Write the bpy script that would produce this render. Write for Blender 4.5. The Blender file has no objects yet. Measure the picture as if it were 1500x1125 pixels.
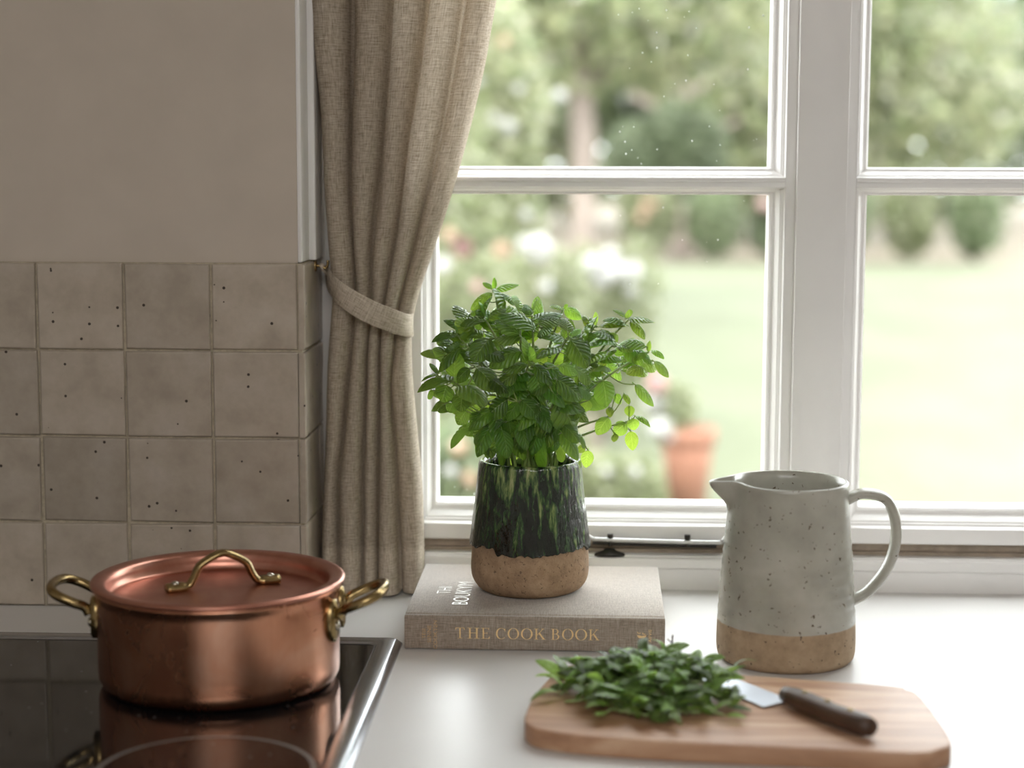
import bpy, bmesh, math, random
from mathutils import Vector, Matrix, noise
PI = math.pi
scene = bpy.context.scene
COL = scene.collection

# ------------------------------------------------------------------ camera
FPX = 2656.0
TH = math.atan(338.5 / FPX)
PS = math.atan(126 / FPX * math.cos(TH))
RO = math.radians(0.14)
CAM = Vector((0, 0, 1.416))
cd = bpy.data.cameras.new('camera')
cd.sensor_width = 36.0
cd.lens = FPX / 1500 * 36.0
cd.clip_start = 0.05
cd.clip_end = 300
cam = bpy.data.objects.new('camera', cd)
COL.objects.link(cam)
RM = Matrix.Rotation(PS, 4, 'Z') @ Matrix.Rotation(PI / 2 - TH, 4, 'X') @ Matrix.Rotation(RO, 4, 'Z')
cam.matrix_world = Matrix.Translation(CAM) @ RM
cd.dof.use_dof = True
cd.dof.focus_distance = 1.955
cd.dof.aperture_fstop = 2.6
cd.dof.aperture_blades = 0
scene.camera = cam

# ------------------------------------------------------------------ world, sun, lights, exposure
w = bpy.data.worlds.new('overcast_sky')
scene.world = w
w.use_nodes = True
bg = w.node_tree.nodes['Background']
bg.inputs['Color'].default_value = (0.955, 0.975, 1.0, 1)
bg.inputs['Strength'].default_value = 4.4
sd = bpy.data.lights.new('sun', 'SUN')
sd.energy = 1.5
sd.angle = math.radians(12)
sd.color = (1.0, 0.95, 0.86)
sun = bpy.data.objects.new('sun', sd)
COL.objects.link(sun)
sun.rotation_euler = Vector((0.45, 0.7, -0.85)).to_track_quat('-Z', 'Y').to_euler()
ad = bpy.data.lights.new('room_fill_light', 'AREA')  # unseen fill lamp under the ceiling, added to brighten the room side; no window there
ad.shape = 'RECTANGLE'
ad.size = 1.8
ad.size_y = 1.8
ad.energy = 36
ad.color = (1.0, 0.985, 0.97)
al = bpy.data.objects.new('room_fill_light', ad)
COL.objects.link(al)
al.location = (0.2, -0.9, 2.55)
al.rotation_euler = Vector((0.0, 0.35, -1.0)).to_track_quat('-Z', 'Y').to_euler()
vs = scene.view_settings
scene.display_settings.display_device = 'sRGB'
vs.view_transform = 'Standard'
vs.look = 'None'
vs.gamma = 1.0
vs.use_curve_mapping = False
vs.exposure = 1.0
scene.cycles.use_denoising = True
scene.cycles.max_bounces = 10
scene.cycles.transparent_max_bounces = 12
scene.cycles.sample_clamp_indirect = 6.0

CT = 0.9        # worktop height
GZ = -0.6       # garden ground

# ------------------------------------------------------------------ helpers
def ray(px, py):
    return RM.to_3x3() @ Vector(((px - 750) / FPX, (562.5 - py) / FPX, -1.0))
def onz(px, py, z):
    d = ray(px, py); return CAM + d * ((z - CAM.z) / d.z)
def ony(px, py, y):
    d = ray(px, py); return CAM + d * ((y - CAM.y) / d.y)
def S(h):
    v = [int(h[i:i + 2], 16) / 255 for i in (0, 2, 4)]
    return tuple(c / 12.92 if c <= 0.04045 else ((c + 0.055) / 1.055) ** 2.4 for c in v)
def sm(a, b, x):
    t = min(1, max(0, (x - a) / (b - a))); return t * t * (3 - 2 * t)

def tag(o, label=None, cat=None, group=None, kind=None):
    if label: o['label'] = label
    if cat: o['category'] = cat
    if group: o['group'] = group
    if kind: o['kind'] = kind
    return o
def empty(name, loc):
    o = bpy.data.objects.new(name, None)
    o.empty_display_size = 0.03
    COL.objects.link(o); o.location = loc
    return o
def mk(name, verts, faces, mat, parent=None, smooth=False, uvs=None, mats=None, fm=None):
    """world-coordinate verts -> one object; under a parent the verts are taken relative to the parent's place"""
    off = Vector((0, 0, 0))
    p = parent
    while p is not None:
        off += p.location; p = p.parent
    m = bpy.data.meshes.new(name)
    m.from_pydata([(v[0] - off.x, v[1] - off.y, v[2] - off.z) for v in verts], [], faces)
    m.materials.append(mat)
    for mm in (mats or []): m.materials.append(mm)
    if fm:
        m.polygons.foreach_set('material_index', fm)
    if uvs:
        ul = m.uv_layers.new(name='UVMap')
        for l in m.loops: ul.data[l.index].uv = uvs[l.vertex_index]
    if smooth:
        m.polygons.foreach_set('use_smooth', [True] * len(m.polygons))
    m.update()
    o = bpy.data.objects.new(name, m)
    COL.objects.link(o)
    if parent: o.parent = parent
    return o
def bev(o, width, seg=2, ang=40):
    md = o.modifiers.new('bevel', 'BEVEL'); md.width = width; md.segments = seg
    md.limit_method = 'ANGLE'; md.angle_limit = math.radians(ang)
    for p in o.data.polygons: p.use_smooth = True
    return o
def boxvf(x0, x1, y0, y1, z0, z1):
    v = [(x0, y0, z0), (x1, y0, z0), (x1, y1, z0), (x0, y1, z0), (x0, y0, z1), (x1, y0, z1), (x1, y1, z1), (x0, y1, z1)]
    f = [(3, 2, 1, 0), (4, 5, 6, 7), (0, 1, 5, 4), (1, 2, 6, 5), (2, 3, 7, 6), (3, 0, 4, 7)]
    return v, f
def box(name, x0, x1, y0, y1, z0, z1, mat, parent=None, bevel=0):
    v, f = boxvf(x0, x1, y0, y1, z0, z1)
    o = mk(name, v, f, mat, parent)
    if bevel: bev(o, bevel)
    return o
class Geo:
    def __init__(s): s.v = []; s.f = []; s.uv = []
    def add(s, v, f, uv=None):
        n = len(s.v); s.v += [tuple(a) for a in v]; s.f += [tuple(i + n for i in q) for q in f]
        if uv: s.uv += uv
    def box(s, *a): s.add(*boxvf(*a))
    def build(s, name, mat, parent=None, smooth=False):
        return mk(name, s.v, s.f, mat, parent, smooth, s.uv if s.uv and len(s.uv) == len(s.v) else None)
def tube(pts, rad, n=8, cap=True, flat=1.0, up=None):
    """sweep of a round (or flattened) section; rad a number or list"""
    pts = [Vector(p) for p in pts]
    if not hasattr(rad, '__len__'): rad = [rad] * len(pts)
    v, f = [], []
    t0 = (pts[1] - pts[0]).normalized()
    nrm = Vector(up) if up else (Vector((0, 0, 1)) if abs(t0.z) < 0.9 else Vector((1, 0, 0)))
    for i, p in enumerate(pts):
        t = ((pts[min(i + 1, len(pts) - 1)] - pts[max(i - 1, 0)])).normalized()
        nrm = (nrm - t * nrm.dot(t)).normalized()
        b = t.cross(nrm)
        for k in range(n):
            a = 2 * PI * k / n
            v.append(p + nrm * math.cos(a) * rad[i] * flat + b * math.sin(a) * rad[i])
    for i in range(len(pts) - 1):
        for k in range(n):
            a, b2 = i * n + k, i * n + (k + 1) % n
            f.append((a, b2, b2 + n, a + n))
    if cap:
        f.append(tuple(range(n - 1, -1, -1))); f.append(tuple((len(pts) - 1) * n + k for k in range(n)))
    return v, f
def lathe(prof, c, n=64, fn=None, closed=False):
    v, f = [], []
    for j, (r, z) in enumerate(prof):
        for k in range(n):
            a = 2 * PI * k / n
            rr, zz = (r, z) if fn is None else fn(r, z, a, j)
            v.append((c[0] + rr * math.cos(a), c[1] + rr * math.sin(a), c[2] + zz))
    m = len(prof)
    for j in range(m if closed else m - 1):
        for k in range(n):
            k2 = (k + 1) % n; j2 = (j + 1) % m
            f.append((j * n + k, j * n + k2, j2 * n + k2, j2 * n + k))
    if not closed:
        for j, rev in ((0, True), (m - 1, False)):
            if prof[j][0] > 1e-6 and prof[j][0] < 0: pass
    return v, f
def capfan(v, f, ring, up=True):
    f.append(tuple(ring if up else reversed(ring)))
def spline(pts, n):
    """Catmull-Rom through the points"""
    P = [Vector(p) for p in pts]; P = [P[0] * 2 - P[1]] + P + [P[-1] * 2 - P[-2]]
    out = []
    for i in range(1, len(P) - 2):
        for k in range(n):
            t = k / n
            a, b, c, d = P[i - 1:i + 3]
            out.append(0.5 * ((2 * b) + (c - a) * t + (2 * a - 5 * b + 4 * c - d) * t * t + (3 * b - a - 3 * c + d) * t ** 3))
    out.append(P[-2]); return out
def interp(keys, x):
    """keys: sorted [(x, [vals])], smooth monotone-ish interpolation (Catmull-Rom)"""
    n = len(keys)
    if x <= keys[0][0]: return list(keys[0][1])
    if x >= keys[-1][0]: return list(keys[-1][1])
    for i in range(n - 1):
        if keys[i][0] <= x <= keys[i + 1][0]: break
    x0, x1 = keys[i][0], keys[i + 1][0]; h = x1 - x0; t = (x - x0) / h
    out = []
    for k in range(len(keys[0][1])):
        p0, p1 = keys[i][1][k], keys[i + 1][1][k]
        def slope(j):
            a, b = max(j - 1, 0), min(j + 1, n - 1)
            return (keys[b][1][k] - keys[a][1][k]) / (keys[b][0] - keys[a][0])
        m0, m1 = slope(i) * h, slope(i + 1) * h
        out.append((2 * t ** 3 - 3 * t * t + 1) * p0 + (t ** 3 - 2 * t * t + t) * m0 + (-2 * t ** 3 + 3 * t * t) * p1 + (t ** 3 - t * t) * m1)
    return out

# ------------------------------------------------------------------ materials
class NT:
    def __init__(s, name):
        s.m = bpy.data.materials.new(name); s.m.use_nodes = True
        s.t = s.m.node_tree; s.b = s.t.nodes['Principled BSDF']; s.out = s.t.nodes['Material Output']
    def n(s, typ, **kw):
        nd = s.t.nodes.new(typ)
        for k, v in kw.items():
            if k in nd.inputs.keys(): nd.inputs[k].default_value = v
            else: setattr(nd, k, v)
        return nd
    def l(s, a, b): s.t.links.new(a, b)
    def val(s, k, v): s.b.inputs[k].default_value = v
    def coord(s, scale=(1, 1, 1), kind='Object'):
        c = s.n('ShaderNodeTexCoord'); mp = s.n('ShaderNodeMapping'); mp.inputs['Scale'].default_value = scale
        s.l(c.outputs[kind], mp.inputs['Vector']); return mp.outputs['Vector']
    def noise(s, vec, scale, detail=3, rough=0.55, dist=0):
        nd = s.n('ShaderNodeTexNoise'); nd.inputs['Scale'].default_value = scale; nd.inputs['Detail'].default_value = detail
        nd.inputs['Roughness'].default_value = rough; nd.inputs['Distortion'].default_value = dist
        s.l(vec, nd.inputs['Vector']); return nd.outputs['Fac']
    def ramp(s, fac, stops):
        r = s.n('ShaderNodeValToRGB'); e = r.color_ramp.elements
        while len(e) < len(stops): e.new(0.5)
        for el, (p, c) in zip(e, stops):
            el.position = p; el.color = (*c, 1) if len(c) == 3 else c
        s.l(fac, r.inputs['Fac']); return r.outputs['Color']
    def math(s, op, a, b=None, c=None):
        nd = s.n('ShaderNodeMath', operation=op)
        for i, x in enumerate((a, b, c)):
            if x is None: continue
            if isinstance(x, (int, float)): nd.inputs[i].default_value = x
            else: s.l(x, nd.inputs[i])
        return nd.outputs[0]
    def mix(s, fac, a, b, blend='MIX'):
        nd = s.n('ShaderNodeMix', data_type='RGBA', blend_type=blend)
        for sock, x in ((nd.inputs[0], fac), (nd.inputs[6], a), (nd.inputs[7], b)):
            if isinstance(x, (int, float)): sock.default_value = x
            elif isinstance(x, tuple): sock.default_value = (*x, 1) if len(x) == 3 else x
            else: s.l(x, sock)
        return nd.outputs[2]
    def bump(s, h, strength=0.3, dist=0.001, prev=None):
        b = s.n('ShaderNodeBump'); b.inputs['Strength'].default_value = strength; b.inputs['Distance'].default_value = dist
        s.l(h, b.inputs['Height'])
        if prev is not None: s.l(prev, b.inputs['Normal'])
        return b.outputs['Normal']
    def base(s, c):
        if isinstance(c, tuple): s.b.inputs['Base Color'].default_value = (*c, 1)
        else: s.l(c, s.b.inputs['Base Color'])
    def nor(s, n): s.l(n, s.b.inputs['Normal'])
def simple(name, col, rough=0.5, metal=0, var=0.12, scale=30, bump=0.0, bdist=0.001):
    t = NT(name); co = t.coord(); nz = t.noise(co, scale)
    lo = tuple(c * (1 - var) for c in col); hi = tuple(min(1, c * (1 + var)) for c in col)
    t.base(t.ramp(nz, [(0.3, lo), (0.7, hi)])); t.val('Roughness', rough); t.val('Metallic', metal)
    if bump: t.nor(t.bump(nz, bump, bdist))
    return t.m

M = {}
M['plaster'] = simple('plaster', S('c2b7aa'), 0.9, 0, 0.04, 14, 0.35, 0.004)
M['room'] = simple('room_paint', S('cfcac3'), 0.9, 0, 0.03, 6)
M['paint'] = simple('white_gloss_paint', S('eceae8'), 0.35, 0, 0.03, 9, 0.12, 0.001)
M['floor'] = simple('floor_boards', S('857a6c'), 0.5, 0, 0.2, 5)
M['ceil'] = simple('ceiling_paint', S('e8e4de'), 0.9, 0, 0.02, 5)
M['grout'] = simple('grout', S('b5aa95'), 0.95, 0, 0.2, 160, 0.6, 0.001)
M['cab'] = simple('cabinet_paint', S('c9c5bb'), 0.5, 0, 0.04, 10)
M['darkmetal'] = simple('dark_iron', S('3b3936'), 0.38, 0.9, 0.25, 60)
M['zincmetal'] = simple('pale_zinc', S('b5b5b2'), 0.4, 0.8, 0.15, 60)
M['soil'] = simple('soil', S('2a211a'), 0.95, 0, 0.6, 220, 1.0, 0.004)
M['pages'] = simple('pages', S('e4dccb'), 0.9, 0, 0.05, 300)
M['gold'] = simple('gold_foil', S('f2d29a'), 0.4, 0.0, 0.12, 200)
M['silver'] = simple('pale_foil', S('f7f6ef'), 0.3, 0.1, 0.03, 200)
M['brass'] = simple('aged_brass', S('97825a'), 0.27, 1, 0.3, 70)
M['rivet'] = simple('rivet_steel', S('b9b3a6'), 0.25, 1, 0.15, 90)
M['steel'] = simple('brushed_steel', S('b4b6bb'), 0.24, 1, 0.06, 40)
M['blade'] = simple('blade_steel', S('c4c8d0'), 0.42, 0.85, 0.03, 40)
M['handle_wood'] = simple('knife_handle_wood', S('4a3426'), 0.5, 0, 0.3, 50)
M['bark'] = simple('bark', S('7d7169'), 0.9, 0, 0.25, 4, 0.6, 0.02)
M['terracotta'] = simple('terracotta', S('8f6452'), 0.85, 0, 0.12, 10)
M['ring'] = simple('printed_ring', S('6d6660'), 0.4, 0, 0.05, 40)
M['droplet'] = simple('dried_water_spot', S('f2f2f0'), 0.6, 0, 0.02, 40)

def m_tile():
    t = NT('zellige_glaze'); co = t.coord()
    oi = t.n('ShaderNodeObjectInfo')
    add = t.n('ShaderNodeVectorMath', operation='ADD'); t.l(co, add.inputs[0])
    mul = t.n('ShaderNodeVectorMath', operation='SCALE'); mul.inputs['Scale'].default_value = 7.0
    cmb = t.n('ShaderNodeCombineXYZ')
    for i in range(3): t.l(oi.outputs['Random'], cmb.inputs[i])
    t.l(cmb.outputs[0], mul.inputs[0]); t.l(mul.outputs[0], add.inputs[1]); co = add.outputs[0]
    n1 = t.noise(co, 26, 4); n2 = t.noise(co, 130, 3)
    c = t.ramp(n1, [(0.25, S('a09587')), (0.5, S('b3a899')), (0.8, S('c0b6aa'))])
    c = t.mix(t.math('MULTIPLY', n2, 0.35), c, S('8d8073'))
    vo = t.n('ShaderNodeTexVoronoi'); vo.inputs['Scale'].default_value = 95; t.l(co, vo.inputs['Vector'])
    pit = t.math('LESS_THAN', vo.outputs['Distance'], 0.16)
    sel = t.n('ShaderNodeSeparateColor'); t.l(vo.outputs['Color'], sel.inputs[0])
    pit = t.math('MULTIPLY', pit, t.math('LESS_THAN', sel.outputs[0], 0.16))
    rnd = t.math('MULTIPLY_ADD', oi.outputs['Random'], 0.25, 0.86)
    cc = t.n('ShaderNodeCombineColor')
    for i in range(3): t.l(rnd, cc.inputs[i])
    c = t.mix(1.0, c, cc.outputs[0], 'MULTIPLY')
    t.base(t.mix(pit, c, S('3a3029')))
    t.val('Roughness', 0.3)
    h = t.math('SUBTRACT', t.noise(co, 22, 2), t.math('MULTIPLY', pit, 0.5))
    t.nor(t.bump(h, 0.5, 0.003)); return t.m
M['tile'] = m_tile()

def m_linen(name, c1, c2, c3, su, translucent=0.0, kind='UV', thread=1400, bumpd=0.0006):
    t = NT(name)
    fine_a = t.noise(t.coord((thread * 0.55, thread * 0.06, thread * 0.55 if kind == 'Object' else 1), kind), 1.0, 2, 0.6)
    fine_b = t.noise(t.coord((thread * 0.06, thread * 0.55, thread * 0.06 if kind == 'Object' else 1), kind), 1.0, 2, 0.6)
    slub_a = t.noise(t.coord((su * 9, su * 0.5, su * 9), kind), 1.0, 3, 0.6)
    slub_b = t.noise(t.coord((su * 0.6, su * 9, su * 0.6), kind), 1.0, 3, 0.6)
    if kind == 'Object':
        cc = t.n('ShaderNodeTexCoord'); sp = t.n('ShaderNodeSeparateXYZ'); t.l(cc.outputs['Object'], sp.inputs[0])
        yz = t.math('ADD', sp.outputs['Y'], sp.outputs['Z'])
        def nz(kx, ky):
            cb = t.n('ShaderNodeCombineXYZ'); t.l(t.math('MULTIPLY', sp.outputs['X'], kx), cb.inputs[0]); t.l(t.math('MULTIPLY', yz, ky), cb.inputs[1])
            return t.noise(cb.outputs[0], 1.0, 2, 0.6)
        fine_a, fine_b, slub_a, slub_b = nz(1100, 120), nz(120, 1100), nz(su * 9, su * .5), nz(su * .5, su * 9)
    weave = t.math('MULTIPLY', t.math('ADD', fine_a, fine_b), 0.5)
    sl = t.math('MULTIPLY', t.math('ADD', slub_a, slub_b), 0.5)
    tot = t.math('ADD', t.math('MULTIPLY', weave, 0.55), t.math('MULTIPLY', sl, 0.45))
    col = t.ramp(tot, [(0.38, c1), (0.5, c2), (0.62, c3)])
    t.base(col); t.val('Roughness', 0.9); t.val('Specular IOR Level', 0.15)
    if kind == 'Object': t.val('Sheen Weight', 0.9); t.val('Sheen Roughness', 0.35)
    nrm = t.bump(tot, 0.8, bumpd); t.nor(nrm)
    if translucent:
        tr = t.n('ShaderNodeBsdfTranslucent'); t.l(col, tr.inputs['Color']); t.l(nrm, tr.inputs['Normal'])
        mx = t.n('ShaderNodeMixShader'); mx.inputs[0].default_value = translucent
        t.l(t.b.outputs[0], mx.inputs[1]); t.l(tr.outputs[0], mx.inputs[2]); t.l(mx.outputs[0], t.out.inputs[0])
    return t.m
M['curtain'] = m_linen('curtain_linen', S('958775'), S('c2b5a3'), S('e0d7c9'), 60, 0.34)
M['hem'] = m_linen('curtain_hem_linen', S('958775'), S('c2b5a3'), S('e0d7c9'), 60, 0.08)
M['tieback'] = m_linen('tieback_linen', S('988b7a'), S('c0b4a3'), S('d9cfc0'), 60, 0.05)
M['cover'] = m_linen('book_cloth', S('7d7165'), S('9d9184'), S('b5aa9d'), 80, 0, 'Object', 1500, 0.0004)

def m_worktop():
    t = NT('pale_quartz_worktop'); co = t.coord()
    n1 = t.noise(co, 5, 4); n2 = t.noise(co, 300, 2)
    t.base(t.mix(t.math('MULTIPLY', n2, 0.15), t.ramp(n1, [(0.3, S('d6d4d2')), (0.7, S('dddbd9'))]), S('c2bfba')))
    t.val('Roughness', 0.34); t.val('Specular IOR Level', 0.35)
    t.nor(t.bump(t.noise(co, 40, 2), 0.08, 0.001)); return t.m
M['worktop'] = m_worktop()
def m_copper():
    t = NT('tarnished_copper'); co = t.coord()
    n1 = t.noise(co, 12, 4, 0.6, 0.6); n2 = t.noise(t.coord((40, 40, 6)), 6, 3)
    c = t.ramp(n1, [(0.3, S('b4745a')), (0.5, S('cf9678')), (0.72, S('dcae94'))])
    t.base(t.mix(t.math('MULTIPLY', n2, 0.3), c, S('9c6148'))); t.val('Metallic', 1.0)
    r = t.n('ShaderNodeMapRange'); t.l(n1, r.inputs[0]); r.inputs[3].default_value = 0.2; r.inputs[4].default_value = 0.36
    t.l(r.outputs[0], t.b.inputs['Roughness'])
    t.nor(t.bump(n2, 0.06, 0.001)); return t.m
M['copper'] = m_copper()
def m_lid():
    t = NT('satin_copper_lid'); co = t.coord()
    n1 = t.noise(co, 14, 5, 0.65, 0.5)
    t.base(t.ramp(n1, [(0.3, S('ad7260')), (0.55, S('c08a78')), (0.75, S('cc9f90'))])); t.val('Metallic', 1.0); t.val('Roughness', 0.34)
    t.nor(t.bump(t.noise(co, 120, 2), 0.08, 0.0006)); return t.m
M['lid'] = m_lid()
def m_glass_black():
    t = NT('black_ceramic_glass'); co = t.coord()
    vo = t.n('ShaderNodeTexVoronoi'); vo.inputs['Scale'].default_value = 130; t.l(co, vo.inputs['Vector'])
    sep = t.n('ShaderNodeSeparateColor'); t.l(vo.outputs['Color'], sep.inputs[0])
    sp = t.math('MULTIPLY', t.math('LESS_THAN', vo.outputs['Distance'], 0.13), t.math('LESS_THAN', sep.outputs[0], 0.07))
    t.base(t.mix(sp, (0.006, 0.006, 0.007), (0.4, 0.4, 0.4)))
    r = t.n('ShaderNodeMapRange'); t.l(t.noise(co, 25, 4), r.inputs[0]); r.inputs[3].default_value = 0.03; r.inputs[4].default_value = 0.1
    t.l(r.outputs[0], t.b.inputs['Roughness']); t.val('Specular IOR Level', 0.6); return t.m
M['hobglass'] = m_glass_black()
def m_board():
    t = NT('acacia_board'); v = t.coord((3.2, 42, 30))
    n1 = t.noise(v, 1.0, 4, 0.6, 0.8); n2 = t.noise(t.coord((12, 260, 200)), 1.0, 3)
    c = t.ramp(n1, [(0.28, S('8a6248')), (0.45, S('b08768')), (0.6, S('c9a586')), (0.78, S('d4b49a'))])
    t.base(t.mix(t.math('MULTIPLY', n2, 0.35), c, S('936b50'))); t.val('Roughness', 0.5)
    t.nor(t.bump(n2, 0.15, 0.0006)); return t.m
M['board'] = m_board()
def m_clay(name, a, b, c, rough=0.85):
    t = NT(name); co = t.coord()
    n1 = t.noise(co, 45, 6, 0.7); n2 = t.noise(co, 260, 3, 0.6, 0.5)
    col = t.ramp(n1, [(0.3, a), (0.5, b), (0.7, c)])
    sp = t.math('LESS_THAN', n2, 0.36)
    t.base(t.mix(t.math('MULTIPLY', sp, 0.65), col, tuple(x * 0.35 for x in a))); t.val('Roughness', rough)
    t.nor(t.bump(t.math('ADD', n1, n2), 0.5, 0.0014)); return t.m
M['potclay'] = m_clay('raw_stoneware', S('836c56'), S('a2876b'), S('b69c7f'))
def m_potglaze():
    t = NT('dark_green_drip_glaze')
    st = t.noise(t.coord((1, 1, 0.17)), 135, 4, 0.6, 0.3)
    st2 = t.noise(t.coord((1, 1, 0.35)), 210, 3, 0.6, 0.3)
    big = t.noise(t.coord((1, 1, 0.4)), 26, 2)
    co = t.n('ShaderNodeTexCoord'); sep = t.n('ShaderNodeSeparateXYZ'); t.l(co.outputs['Object'], sep.inputs[0])
    up = t.n('ShaderNodeMapRange'); t.l(sep.outputs['Z'], up.inputs[0])
    up.inputs[1].default_value = 0.06; up.inputs[2].default_value = 0.145; up.inputs[3].default_value = -0.048; up.inputs[4].default_value = 0.05
    f = t.math('ADD', t.math('ADD', t.math('MULTIPLY', st, 0.6), t.math('MULTIPLY', st2, 0.25)), t.math('ADD', t.math('MULTIPLY', big, 0.15), up.outputs[0]))
    t.base(t.ramp(f, [(0.42, S('0a110c')), (0.49, S('16261a')), (0.545, S('34512a')), (0.61, S('76894f')), (0.69, S('a9ab7c'))]))
    t.val('Roughness', 0.05); t.val('Specular IOR Level', 0.7)
    t.nor(t.bump(t.math('ADD', st, t.math('MULTIPLY', st2, 0.4)), 0.55, 0.0035)); return t.m
M['potglaze'] = m_potglaze()
def m_jug():
    t = NT('speckled_grey_glaze'); co = t.coord()
    sep = t.n('ShaderNodeSeparateXYZ'); t.l(co, sep.inputs[0])
    n1 = t.noise(co, 18, 4); n2 = t.noise(co, 190, 2, 0.5, 0.4); n3 = t.noise(co, 45, 5, 0.7)
    gl = t.ramp(n1, [(0.3, S('98968c')), (0.55, S('aba99e')), (0.8, S('bcbab0'))])
    gl = t.mix(t.math('GREATER_THAN', n2, 0.69), gl, S('5c5143'))
    cl = t.ramp(n3, [(0.3, S('8f7a62')), (0.5, S('a68f74')), (0.7, S('b39d82'))])
    cl = t.mix(t.math('GREATER_THAN', n2, 0.7), cl, S('43362b'))
    edge = t.math('GREATER_THAN', t.math('ADD', sep.outputs['Z'], t.math('MULTIPLY', n3, 0.002)), 0.0415)
    t.base(t.mix(edge, cl, gl))
    t.l(t.math('MULTIPLY_ADD', edge, -0.55, 0.8), t.b.inputs['Roughness'])
    t.nor(t.bump(t.math('ADD', n1, t.math('MULTIPLY', n2, 0.3)), 0.25, 0.002)); return t.m
M['jug'] = m_jug()
def m_pane():
    t = NT('window_glass'); t.t.nodes.remove(t.b)
    tr = t.n('ShaderNodeBsdfTransparent'); tr.inputs[0].default_value = (0.97, 0.985, 0.975, 1)
    gl = t.n('ShaderNodeBsdfGlossy'); gl.inputs['Roughness'].default_value = 0.01
    fr = t.n('ShaderNodeFresnel'); fr.inputs['IOR'].default_value = 1.3
    ge = t.n('ShaderNodeNewGeometry'); fac = t.math('MULTIPLY', fr.outputs[0], t.math('SUBTRACT', 1.0, ge.outputs['Backfacing']))
    mx = t.n('ShaderNodeMixShader'); t.l(fac, mx.inputs[0]); t.l(tr.outputs[0], mx.inputs[1]); t.l(gl.outputs[0], mx.inputs[2])
    t.l(mx.outputs[0], t.out.inputs[0]); return t.m
M['pane'] = m_pane()
def m_leaf(name, dark, light, vein, trans, tcol, rough=0.23):
    t = NT(name); uv = t.n('ShaderNodeTexCoord'); sep = t.n('ShaderNodeSeparateXYZ'); t.l(uv.outputs['UV'], sep.inputs[0])
    u = t.math('ABSOLUTE', sep.outputs['X']); v = sep.outputs['Y']
    ph = t.math('FRACT', t.math('MULTIPLY', t.math('SUBTRACT', v, t.math('MULTIPLY', u, 0.34)), 6.5))
    d = t.math('ABSOLUTE', t.math('SUBTRACT', ph, 0.5))
    vn = t.math('GREATER_THAN', d, 0.44)
    mid = t.math('LESS_THAN', u, 0.045)
    vn = t.math('MAXIMUM', t.math('MULTIPLY', vn, 0.4), mid)
    oi = t.n('ShaderNodeObjectInfo')
    c = t.mix(t.noise(t.coord(), 5, 3), dark, light)
    c = t.mix(1.0, c, oi.outputs['Color'], 'MULTIPLY')
    c = t.mix(t.math('MULTIPLY', vn, 0.6), c, vein)
    t.base(c); t.val('Roughness', rough); t.val('Specular IOR Level', 0.85)
    puff = t.math('SUBTRACT', 0.25, t.math('MULTIPLY', d, d))
    nrm = t.bump(t.math('ADD', t.math('MULTIPLY', puff, 3.0), t.math('ADD', t.math('MULTIPLY', vn, -0.25), t.math('MULTIPLY', t.noise(t.coord(), 26, 2), 0.35))), 0.9, 0.0016); t.nor(nrm)
    tr = t.n('ShaderNodeBsdfTranslucent'); tc = t.mix(1.0, tcol, oi.outputs['Color'], 'MULTIPLY'); t.l(tc, tr.inputs['Color'])
    mx = t.n('ShaderNodeMixShader'); mx.inputs[0].default_value = trans
    t.l(t.b.outputs[0], mx.inputs[1]); t.l(tr.outputs[0], mx.inputs[2]); t.l(mx.outputs[0], t.out.inputs[0]); return t.m
M['leaf'] = m_leaf('herb_leaf', S('355d1f'), S('568832'), S('a3bf6c'), 0.36, S('b0d04c'))
M['cutleaf'] = m_leaf('picked_herb_leaf', S('4d7030'), S('82a552'), S('c3d49c'), 0.28, S('a8c860'), 0.34)
M['stem'] = simple('green_stem', S('8fa35c'), 0.45, 0, 0.15, 60)
M['cutstem'] = simple('picked_stem', S('9cae74'), 0.45, 0, 0.2, 60)
M['drystem'] = simple('dark_dry_stem', S('4a3436'), 0.6, 0, 0.2, 60)
def m_foliage(name, stops, trans=0.35, k=0.42):
    stops = [(p, tuple(c * k for c in col)) for p, col in stops]
    t = NT(name); g = t.n('ShaderNodeNewGeometry'); c = t.ramp(g.outputs['Random Per Island'], stops)
    t.base(c); t.val('Roughness', 0.5)
    tr = t.n('ShaderNodeBsdfTranslucent'); t.l(c, tr.inputs['Color'])
    mx = t.n('ShaderNodeMixShader'); mx.inputs[0].default_value = trans
    t.l(t.b.outputs[0], mx.inputs[1]); t.l(tr.outputs[0], mx.inputs[2]); t.l(mx.outputs[0], t.out.inputs[0]); return t.m
M['fol_pale'] = m_foliage('pale_foliage', [(0.0, S('8f9f66')), (0.4, S('bcc791')), (0.75, S('d8d9a6')), (1.0, S('e8e6d2'))])
M['fol_mid'] = m_foliage('mid_foliage', [(0.0, S('728a58')), (0.5, S('9db07d')), (0.85, S('c4cda2')), (1.0, S('dfe0c8'))])
M['fol_dark'] = m_foliage('dark_foliage', [(0.0, S('5c6b48')), (0.6, S('7d8c64')), (1.0, S('a8b08c'))], 0.3)
M['fol_rose'] = m_foliage('rose_foliage', [(0.0, S('82905a')), (0.5, S('b0b883')), (1.0, S('d9d9ba'))])
M['white_petal'] = m_foliage('white_petals', [(0.0, S('f2efe8')), (1.0, S('fdfcfa'))], 0.3, .5)
M['pink_petal'] = m_foliage('pink_petals', [(0.0, S('e6b2b0')), (1.0, S('f3d0ca'))], 0.3, .5)
M['peach_petal'] = m_foliage('peach_petals', [(0.0, S('e0b796')), (1.0, S('efd3b8'))], 0.3, .5)
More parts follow.
